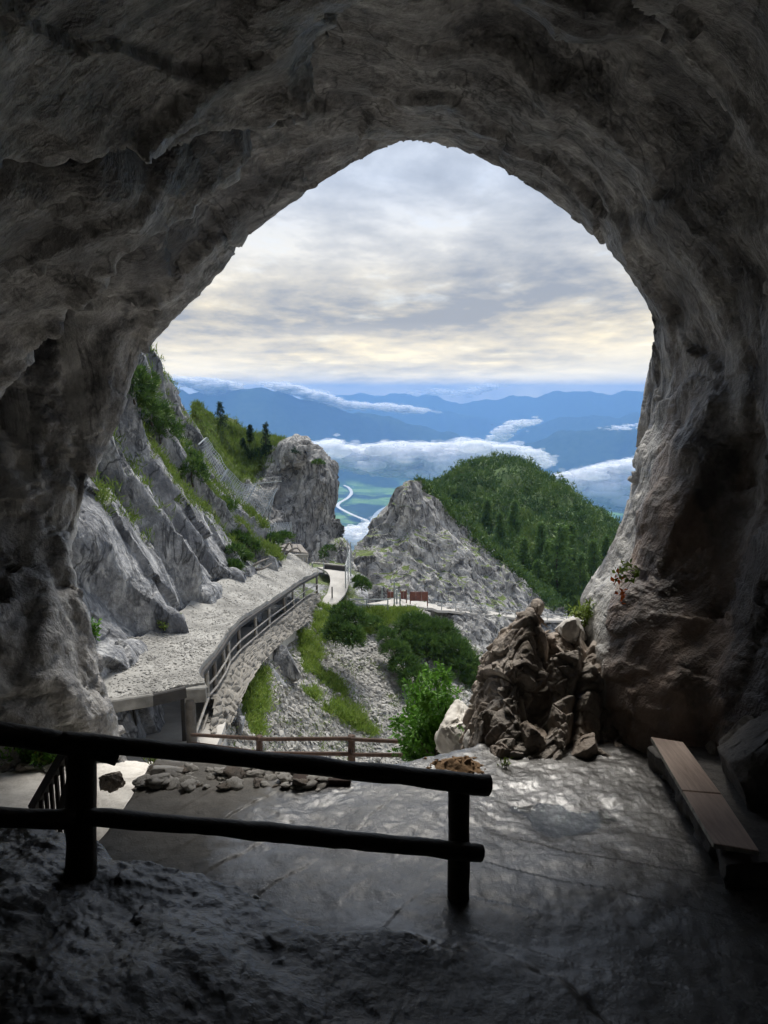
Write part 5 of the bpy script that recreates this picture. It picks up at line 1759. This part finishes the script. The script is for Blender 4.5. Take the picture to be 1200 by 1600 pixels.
def conifer(base, h, rad, label, seed, mat='fir', n_br=60, per=26, leaf=None, group=None, name='conifer', bare=0.12, droop=0.25):
    r = np.random.default_rng(seed)
    base = np.asarray(base, float)
    root = empty(name, tuple(base))
    tag(root, label, 'tree', group)
    tk = log_mesh('trunk', [base - [0, 0, 0.3], base + [0.02 * h * r.normal(), 0, h * 0.5], base + [0, 0, h]], [0.022 * h, 0.014 * h, 0.003 * h], M['stem'], root, sides=7, nseg=8)
    leaf = leaf or h * 0.055
    P, D, T = [], [], []
    for k in range(n_br):
        f = bare + (1 - bare) * (k + r.random()) / n_br
        L = rad * (1 - f) ** 0.75 * (0.55 + 0.6 * r.random()) + 0.02 * h
        a = r.random() * 2 * pi
        s = r.random(per) ** 0.7
        dirv = np.array([cos(a), sin(a), 0.0])
        p = base + np.array([0, 0, f * h]) + dirv * (s * L)[:, None] + np.array([0, 0, -1]) * (droop * L * s ** 1.6)[:, None] + r.normal(size=(per, 3)) * leaf * 0.35
        P.append(p)
        D.append(unit(dirv * 0.8 + r.normal(size=(per, 3)) * 0.75 + np.array([0, 0, 0.1])))
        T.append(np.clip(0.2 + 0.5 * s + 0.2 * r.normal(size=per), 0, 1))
    P, D, T = np.concatenate(P), np.concatenate(D), np.concatenate(T)
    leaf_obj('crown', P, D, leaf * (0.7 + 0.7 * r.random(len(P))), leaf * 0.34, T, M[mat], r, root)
    return root


# conifers on the grassy shoulder
for k, (x, y0, y1, rx, lab) in enumerate([
    (345, 671, 632, 0.95, 'tallest dark fir alone on the grassy shoulder skyline'),
    (391, 692, 667, 0.5, 'smallest slim fir on the shoulder skyline'),
    (416, 704, 664, 0.8, 'pointed fir nearest to the headland cliff'),
    (380, 705, 688, 0.45, 'little fir below the slim fir on the grass')]):
    p, nn = nearest_on('headland_cliff', x, y0)
    dd = proj(p)[2][0]
    h = (y0 - y1) * dd / 1200 * 1.08
    conifer(p, h, rx * 1.2, lab, 50 + k, 'fir', 55, 26, leaf=0.24, group='firs on the shoulder', name='fir_tree', bare=0.08)
pine_bush([(nearest_on('headland_cliff', 405, 708)[0], (1.6, 1.6, 0.8)), (nearest_on('headland_cliff', 420, 702)[0], (1.2, 1.2, 0.9)), (nearest_on('headland_cliff', 395, 715)[0], (0.9, 0.9, 0.6))], 2600, 'dark pine thicket at the foot of the pointed fir', 0.4, 0.08, 61, 'fir')
pine_bush([(nearest_on('headland_cliff', 473, 707)[0], (0.8, 0.8, 0.5)), (nearest_on('headland_cliff', 462, 706)[0], (0.5, 0.5, 0.4))], 700, 'small bush on top of the headland cliff', 0.35, 0.08, 62, 'fir')
pine_bush([(nearest_on('headland_cliff', 497, 722)[0], (0.7, 0.7, 0.35))], 500, 'flat shrub near the headland cliff edge', 0.35, 0.08, 63, 'pine')
pine_bush([(nearest_on('rock_knob', 516, 858)[0], (0.8, 0.8, 0.5)), (nearest_on('rock_knob', 508, 866)[0], (0.6, 0.6, 0.5))], 900, 'dark bush on the small rock knob beside the path', 0.3, 0.07, 64, 'pine')


# dwarf pine covering the dome
def dome_cover():
    r = np.random.default_rng(70)
    q = PATCH['forest_hill']
    m = (q['px'] < 1010) & (q['py'] < 1000)
    idx = np.nonzero(m)[0]
    n = 15000
    k = r.choice(idx, n)
    P = q['P'][k] + r.normal(size=(n, 3)) * np.array([0.8, 0.8, 0.25])
    big = fbm(P / 5, 3, seed=71)
    P = P + np.array([0, 0, 1.0]) * (0.25 + 0.9 * np.clip(big, -0.2, 1))[:, None]
    per = 9
    P9 = np.repeat(P, per, 0) + r.normal(size=(n * per, 3)) * 0.28
    D = unit(np.array([0, -0.15, 0.9]) + 0.75 * r.normal(size=(n * per, 3)))
    T = np.repeat(np.clip(0.40 + 0.62 * big + 0.12 * r.normal(size=n), 0, 1), per)
    o = leaf_obj('dwarf_pine_cover', P9, D, 0.9 * (0.6 + 0.7 * r.random(len(P9))), 0.24, T, M['dome'], r)
    tag(o, 'dense dwarf pine cover on the rounded green hill', 'ground cover', kind='stuff')
    # fringe along the top edge of the pinnacle
    q = PATCH['pinnacle_cliff']
    lim = np.interp(q['px'], [640, 655, 700, 760, 790, 830, 860], [740, 768, 806, 862, 884, 920, 950])
    idx = np.nonzero((q['px'] > 648) & (q['py'] < lim + 3) & (q['d'] > 98))[0]
    n = 2200
    k = r.choice(idx, n)
    P = np.repeat(q['P'][k], 7, 0) + r.normal(size=(n * 7, 3)) * 0.35 + np.array([0, 0, 0.3])
    D = unit(np.array([0, -0.2, 0.8]) + 0.7 * r.normal(size=(n * 7, 3)))
    T = np.clip(0.3 + 0.25 * r.normal(size=len(P)), 0, 1)
    o = leaf_obj('ridge_pine_fringe', P, D, 0.75, 0.2, T, M['dome'], r)
    tag(o, 'dark shrub fringe along the upper edge of the grey pinnacle', 'ground cover', kind='stuff')
    trees = [(803, 830, 790, 'larch'), (816, 895, 845, 'larch'), (845, 870, 822, 'larch'), (872, 930, 830, 'larch'), (858, 905, 850, 'larch'), (838, 930, 880, 'larch'), (890, 880, 825, 'dome'), (905, 930, 870, 'dome'),
             (780, 845, 805, 'dome'), (760, 820, 785, 'dome'), (925, 900, 850, 'dome'), (885, 945, 900, 'larch'), (945, 880, 845, 'dome'), (830, 800, 770, 'dome'), (905, 840, 805, 'dome'), (745, 775, 748, 'dome'), (800, 775, 750, 'dome'), (865, 800, 772, 'dome')]
    words = ['larch in the upper middle of the green hill', 'larch low on the left flank of the green hill', 'slim larch in the centre of the green hill', 'tallest bright larch on the lower right of the green hill',
             'larch just left of the tallest bright larch', 'bright low larch above the cliff path', 'dark conifer right of the tallest larch top', 'dark conifer near the cave wall low on the hill',
             'dark conifer on the left of the hill above the pinnacle', 'small dark conifer on the upper left of the hill', 'dark conifer on the right slope beside the cave wall', 'pale larch at the foot of the hill', 'rightmost dark conifer on the hill slope',
             'small dark conifer below the hill summit', 'small dark conifer on the right shoulder of the hill', 'tiny conifer at the left of the hill summit', 'tiny conifer right under the hill summit', 'tiny conifer on the right below the summit']
    M['hill_tree'] = leaf_mat('hill_conifer', (0.05, 0.10, 0.028), (0.085, 0.155, 0.038), (0.13, 0.205, 0.05))
    for k, (x, y0, y1, mt) in enumerate(trees):
        if k >= 13:
            break
        mt = 'hill_tree' if mt == 'dome' else mt
        p, nn = nearest_on('forest_hill', x, y0)
        dd = proj(p)[2][0]
        h = (y0 - y1) * dd / 1200 * 1.1
        conifer(p, h, h * 0.30, words[k], 80 + k, mt, 60, 30, leaf=max(0.5, h * 0.07), group='conifers on the green hill', name='larch_tree' if mt == 'larch' else 'conifer_tree', bare=0.03)


dome_cover()


# scree stones and grass
def scree_cover():
    q = PATCH['scree_slope']
    ok = lambda q: (q['green'] < 0.45) & (q['py'] < 1215) & (q['px'] > 320) & (q['px'] < 760)
    P, N = scatter_on('scree_slope', ok, 17000, 90)
    many_stones('scree_stones', P, N, 0.035, 0.19, M['scree'], 'grey scree stones covering the gully slope', 'scree', 0.6, seed=91)
    r = np.random.default_rng(92)
    P, N = scatter_on('scree_slope', lambda q: (q['green'] > 0.52) & (q['py'] < 1215) & (q['px'] < 760), 9000, 93)
    per = 4
    P = np.repeat(P, per, 0) + r.normal(size=(len(P) * per, 3)) * np.array([0.22, 0.22, 0.04])
    D = unit(np.array([0.15, -0.25, 0.8]) + 0.5 * r.normal(size=(len(P), 3)))
    T = np.clip(0.5 + 0.30 * fbm(P / 0.9, 2, seed=4) + 0.2 * r.normal(size=len(P)), 0, 1)
    o = leaf_obj('slope_grass', P, D, 0.30 * (0.5 + r.random(len(P))), 0.05, T, M['grass'], r)
    tag(o, 'bright green grass patches growing on the scree', 'grass', kind='stuff')
    P, N = scatter_on('scree_slope', lambda q: (q['py'] < 1215) & (q['px'] < 760) & (q['px'] > 340) & (fbm(q['P'] / 2.2, 2, seed=99) > 0.05), 1500, 94)
    P = np.repeat(P, 6, 0) + r.normal(size=(len(P) * 6, 3)) * np.array([0.12, 0.12, 0.02])
    D = unit(np.array([0.1, -0.25, 0.8]) + 0.6 * r.normal(size=(len(P), 3)))
    o = leaf_obj('sparse_grass', P, D, 0.24 * (0.5 + r.random(len(P))), 0.04, np.clip(0.35 + 0.3 * r.normal(size=len(P)), 0, 1), M['alpine'], r)
    tag(o, 'sparse dry grass tufts between the scree stones', 'grass', kind='stuff')
    # grass on slab cliff and shoulder
    for nm, pat, n, L, lab in (('cliff_grass', 'slab_cliff', 9000, 0.36, 'grass tufts growing on the ledges of the slab cliff'), ('shoulder_grass', 'headland_cliff', 8000, 0.5, 'green grass on the sloping shoulder of the headland')):
        P, N = scatter_on(pat, lambda q: (q['green'] > 0.52) & (q['px'] > 100), n, 95)
        per = 4
        P = np.repeat(P, per, 0) + r.normal(size=(len(P) * per, 3)) * 0.14
        D = unit(np.array([0.1, -0.3, 0.8]) + 0.5 * r.normal(size=(len(P), 3)))
        T = np.clip(0.35 + 0.35 * fbm(P / 3, 2, seed=4) + 0.2 * r.normal(size=len(P)), 0, 1)
        o = leaf_obj(nm, P, D, L * (0.5 + r.random(len(P))), L * 0.16, T, M['alpine'], r)
        tag(o, lab, 'grass', kind='stuff')
    # two big smooth slabs in the scree below the gallery wall
    for k, (ol, d, lab) in enumerate([
        ([(418, 1018), (440, 1008), (455, 1012), (478, 1060), (472, 1085), (452, 1075), (430, 1045)], 44.5, 'smooth grey slab lying right on the scree below the gallery'),
        ([(408, 1028), (416, 1030), (450, 1072), (455, 1088), (446, 1084), (420, 1060)], 42, 'narrow grey slab lying left on the scree below the gallery'),
        ([(360, 1130), (372, 1105), (385, 1120), (380, 1150), (365, 1160)], 32, 'grey rock at the foot of the retaining wall')]):
        inflated_rock('boulder', ol, d, 0.5, M['slab'], lab, 'rock', amp=0.02, seed=500 + k, block=0.7)


scree_cover()


# leafy sapling in front of the gully
def sapling():
    r = np.random.default_rng(110)
    base = W(688, 1208, 14.2)
    root = empty('sapling', tuple(base))
    tag(root, 'bright green leafy sapling at the right end of the far railing', 'tree')
    tips = [(648, 1085), (665, 1068), (683, 1062), (700, 1080), (705, 1105), (640, 1110), (690, 1095), (660, 1120), (632, 1130), (700, 1130), (655, 1150), (680, 1130), (645, 1165), (675, 1160), (665, 1095), (655, 1180), (690, 1150)]
    Ps, Ds, Ts = [], [], []
    for k, (x, y) in enumerate(tips):
        tip = W(x, y, 14.2 + 0.5 * r.normal())
        mid = base * 0.45 + tip * 0.55 + np.array([0.0, 0.1 * r.normal(), 0.12])
        log_mesh('branch', [base, mid, tip], [0.022, 0.014, 0.004], M['stem'], root, sides=5, nseg=8, seed=k)
        for j in range(30):
            f = 0.38 + 0.65 * r.random()
            p = (base * (1 - f) ** 2 + 2 * mid * f * (1 - f) + tip * f * f) + r.normal(size=3) * 0.09
            ax = unit(tip - mid + r.normal(size=3) * 0.35 * np.linalg.norm(tip - mid) + np.array([0, -0.12, 0.05]))
            sd = unit(np.cross(ax, r.normal(size=3)))
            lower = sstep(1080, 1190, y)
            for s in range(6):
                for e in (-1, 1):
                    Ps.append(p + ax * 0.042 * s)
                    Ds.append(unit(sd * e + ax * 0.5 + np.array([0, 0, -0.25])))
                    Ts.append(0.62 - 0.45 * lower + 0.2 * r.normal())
            Ps.append(p + ax * 0.042 * 6)
            Ds.append(ax)
            Ts.append(0.6 - 0.45 * lower)
    leaf_obj('crown', np.array(Ps), np.array(Ds), 0.105 * (0.8 + 0.4 * r.random(len(Ps))), 0.046, np.array(Ts), M['leaf'], r, root)


sapling()


def small_plants():
    r = np.random.default_rng(120)

    def weed(base, n, h, label, mat='leaf', leaf=0.07, spread=0.5, flowers=None, cat='plant', name='weed', group=None):
        base = np.asarray(base, float)
        root = empty(name, tuple(base))
        tag(root, label, cat, group)
        Ps, Ds = [], []
        for k in range(n):
            a = r.random() * 2 * pi
            tip = base + np.array([cos(a) * spread * r.random(), sin(a) * spread * 0.6 * r.random(), h * (0.5 + 0.6 * r.random())])
            log_mesh('stem', [base + r.normal(size=3) * 0.03, (base + tip) / 2 + r.normal(size=3) * 0.02, tip], [0.006, 0.005, 0.002], M['stem'], root, sides=4, nseg=5)
            for j in range(12):
                f = 0.2 + 0.85 * r.random()
                Ps.append(base * (1 - f) + tip * f + r.normal(size=3) * 0.02)
                Ds.append(unit(r.normal(size=3) + np.array([0, -0.3, 0.5])))
        m = len(Ps)
        leaf_obj('foliage', np.array(Ps), np.array(Ds), leaf * (0.6 + 0.8 * r.random(m)), leaf * 0.42, np.clip(0.5 + 0.3 * r.normal(size=m), 0, 1), M[mat], r, root)
        if flowers:
            k = r.integers(0, m, flowers)
            leaf_obj('flowers', np.array(Ps)[k] + [0, -0.02, 0.03], np.array(Ds)[k], leaf * 0.7, leaf * 0.5, r.random(flowers), M['yellow_leaf'], r, root)

    for k, x in enumerate((-8, 8, 22, 36, 50, 64, 78, 90)):
        weed(W(x, 1196, 13.3 + 0.2 * r.normal()), 14, 0.42, 'green weed with yellow flowers at the foot of the left wall' if k in (3, 5, 6) else 'leafy green weed at the foot of the left wall', 'grass' if k % 3 == 0 else 'leaf', 0.10, 0.5, 5 if k in (3, 5, 6) else None, group='weeds by the left wall')
    weed(W(325, 1206, 11.2), 10, 0.16, 'low bright green weed on the terrace edge rubble', 'grass', 0.06, 0.3)
    weed(W(340, 1203, 11.4), 8, 0.12, 'small green weed next to the low bright weed on the rubble', 'grass', 0.06, 0.2)
    weed(W(240, 1200, 12.0), 10, 0.35, 'thin dry weed under the gallery mouth', 'grass', 0.06, 0.35)
    weed(W(790, 1195, 9.9), 4, 0.06, 'tiny green sprout at the foot of the outcrop', 'grass', 0.05, 0.12)
    weed(W(735, 1165, 12.4), 8, 0.3, 'green shoots on the narrow grey rock', 'leaf', 0.07, 0.3)
    weed(W(918, 985, 12.2), 16, 0.45, 'leafy green plant beside the bright pale slab on the outcrop', 'grass', 0.09, 0.28)
    weed(W(905, 968, 12.4), 10, 0.25, 'grass tuft on the back of the bright pale slab', 'grass', 0.09, 0.25)
    weed(W(148, 1000, 26.5), 12, 0.7, 'green plant in the gap between left wall and gallery roof', 'leaf', 0.18, 0.25)
    weed(W(94, 862, 15.3), 12, 0.14, 'small moss tuft on a ledge of the left wall', 'grass', 0.07, 0.16)
    weed(W(255, 985, 31.0), 8, 0.35, 'little green tuft at the inner edge of the gallery roof', 'grass', 0.12, 0.3)
    # plant with a few red leaves on the right wall
    base = W(992, 902, 11.2)
    root = empty('wall_plant', tuple(base))
    tag(root, 'small wall plant with green and orange red leaves on the right cave wall', 'plant')
    Ps, Ds, Rp, Rd = [], [], [], []
    for k, (x, y) in enumerate([(978, 885), (968, 893), (985, 890), (972, 905), (995, 895), (974, 930), (966, 903)]):
        tip = W(x, y, 10.75)
        log_mesh('stem', [base, (base + tip) / 2 + [0, -0.03, 0.04], tip], [0.008, 0.006, 0.002], M['stem'], root, sides=4, nseg=6)
        for j in range(9):
            p = tip + r.normal(size=3) * 0.045
            d = unit(r.normal(size=3) + np.array([-0.3, -0.6, -0.2]))
            if k in (5, 6):
                Rp.append(p)
                Rd.append(d)
            else:
                Ps.append(p)
                Ds.append(d)
    leaf_obj('green_leaves', np.array(Ps), np.array(Ds), 0.10, 0.06, r.random(len(Ps)), M['grass'], r, root)
    leaf_obj('red_leaves', np.array(Rp), np.array(Rd), 0.10, 0.065, r.random(len(Rp)), M['red_leaf'], r, root)


small_plants()


# ------------------------------------------------------------------ clouds lying in the valley
def cloud_bank(poly, d, n, smin, smax, label, seed, spread=400, flat=0.5):
    r = np.random.default_rng(seed)
    poly = np.array(poly, float)
    lo, hi = poly.min(0), poly.max(0)
    v, f = ICO1 if n > 500 else ICO2
    C, S, A = [], [], []
    cx, cy = [], []
    while len(cx) < n:
        q = lo + (hi - lo) * r.random((400, 2))
        m = poly_mask(q[:, 0], q[:, 1], [tuple(p) for p in poly])
        for p in q[m]:
            cx.append(p[0])
            cy.append(p[1])
    cx, cy = np.array(cx[:n]), np.array(cy[:n])
    closed = [tuple(p) for p in poly] + [tuple(poly[0])]
    ed, _ = polyline_sd(cx, cy, closed)
    s = smin + (smax - smin) * r.random(n) ** 1.5
    small = r.random(n) < 0.45
    s = np.where(small, smin * (0.35 + 0.5 * r.random(n)), s)
    cx = cx + small * r.normal(size=n) * 9 * 6000 / d
    cy = cy + small * r.normal(size=n) * 4 * 6000 / d
    s = np.minimum(s, smin * 0.75 + ed * d / 1200 * 0.9)
    P = np.array([W(x, y, d + spread * (r.random() - 0.5) * 2) for x, y in zip(cx, cy)])
    ang = r.random(n) * 6.28
    V = []
    for k in range(n):
        q = v.copy()
        dsp = 1 + 0.45 * fbm(v * 1.7 + 3.1 * k, 3, 0.55, seed=seed)
        q = q * dsp[:, None]
        q[:, 0] *= 1.5
        q[:, 2] *= flat * (0.8 + 0.4 * r.random())
        V.append(P[k] + q * s[k])
    F = (f[None] + (np.arange(n) * len(v))[:, None, None]).reshape(-1, 3)
    al = np.repeat(np.where(small, 0.14 + 0.2 * r.random(n), np.clip(0.16 + (s - smin * 0.7) / (smin * 1.6), 0.14, 1.0)), len(v))
    o = mesh_obj('cloud_bank', np.concatenate(V), F, M['cloud'], attrs={'alpha': al})
    tag(o, label, 'cloud', kind='stuff')


def build_clouds():
    m, t, b = new_mat('cloud_vapour')
    al = t.n('ShaderNodeAttribute', attribute_name='alpha').outputs['Fac']
    co = t.n('ShaderNodeTexCoord').outputs['Object']
    n = t.noise(co, 0.006, 6, 0.65)
    a = t.math('MULTIPLY', al, t.ramp(n, [(0.34, 0.25), (0.58, 0.75)]))
    di = t.n('ShaderNodeBsdfDiffuse', {0: (1.0, 1.0, 1.0, 1)})
    tr = t.n('ShaderNodeBsdfTranslucent', {0: (1.0, 1.0, 1.0, 1)})
    mx = t.n('ShaderNodeMixShader', {0: 0.5, 1: di.outputs[0], 2: tr.outputs[0]})
    tp = t.n('ShaderNodeBsdfTransparent')
    m2 = t.n('ShaderNodeMixShader', {0: a, 1: tp.outputs[0], 2: mx.outputs[0]})
    out = [x for x in t.t.nodes if x.type == 'OUTPUT_MATERIAL'][0]
    t.link(m2.outputs[0], out.inputs[0])
    t.t.nodes.remove(b)
    M['cloud'] = m
    cloud_bank([(470, 690), (500, 690), (520, 686), (560, 698), (600, 692), (640, 690), (690, 694), (725, 684), (770, 692), (830, 700), (862, 716), (855, 730), (800, 724), (770, 714), (735, 722), (715, 742), (690, 750), (640, 745), (600, 744), (560, 738), (520, 730), (500, 718)],
               6000, 1100, 40, 150, 'broad white cloud bank lying in the valley behind the pinnacle', 1, 500)
    cloud_bank([(865, 742), (920, 730), (1010, 712), (1020, 805), (950, 797), (910, 778), (885, 762)], 6000, 600, 40, 150, 'white cloud bank right of the green hill', 2, 400)
    cloud_bank([(505, 842), (530, 826), (560, 822), (590, 812), (600, 870), (540, 885), (515, 870)], 4200, 420, 22, 60, 'low white cloud in the gap left of the pinnacle', 3, 300)
    cloud_bank([(255, 598), (300, 606), (330, 619), (368, 612), (378, 600), (330, 590), (260, 588)], 10000, 280, 44, 125, 'small cloud cap on the crest of the left mountain', 4, 200, 0.35)
    cloud_bank([(400, 596), (450, 598), (520, 618), (545, 627), (600, 629), (650, 635), (684, 643), (640, 647), (580, 640), (535, 640), (480, 624), (430, 610)], 10000, 620, 40, 125, 'long cloud streak over the shoulder of the left mountain', 5, 200, 0.35)
    cloud_bank([(772, 672), (800, 656), (855, 654), (840, 662), (805, 672), (790, 690), (760, 692)], 8200, 180, 28, 75, 'thin cloud wisp between the two right ridges', 6, 200, 0.35)
    cloud_bank([(632, 613), (690, 606), (715, 612), (760, 599), (792, 602), (760, 612), (735, 620), (700, 616), (660, 618)], 15500, 130, 60, 150, 'bright cloud heap on the far range skyline', 7, 300, 0.4)
    cloud_bank([(930, 668), (965, 664), (1005, 660), (1005, 672), (960, 674)], 8600, 40, 20, 60, 'tiny cloud scraps on the right ridge', 8, 150, 0.4)


build_clouds()
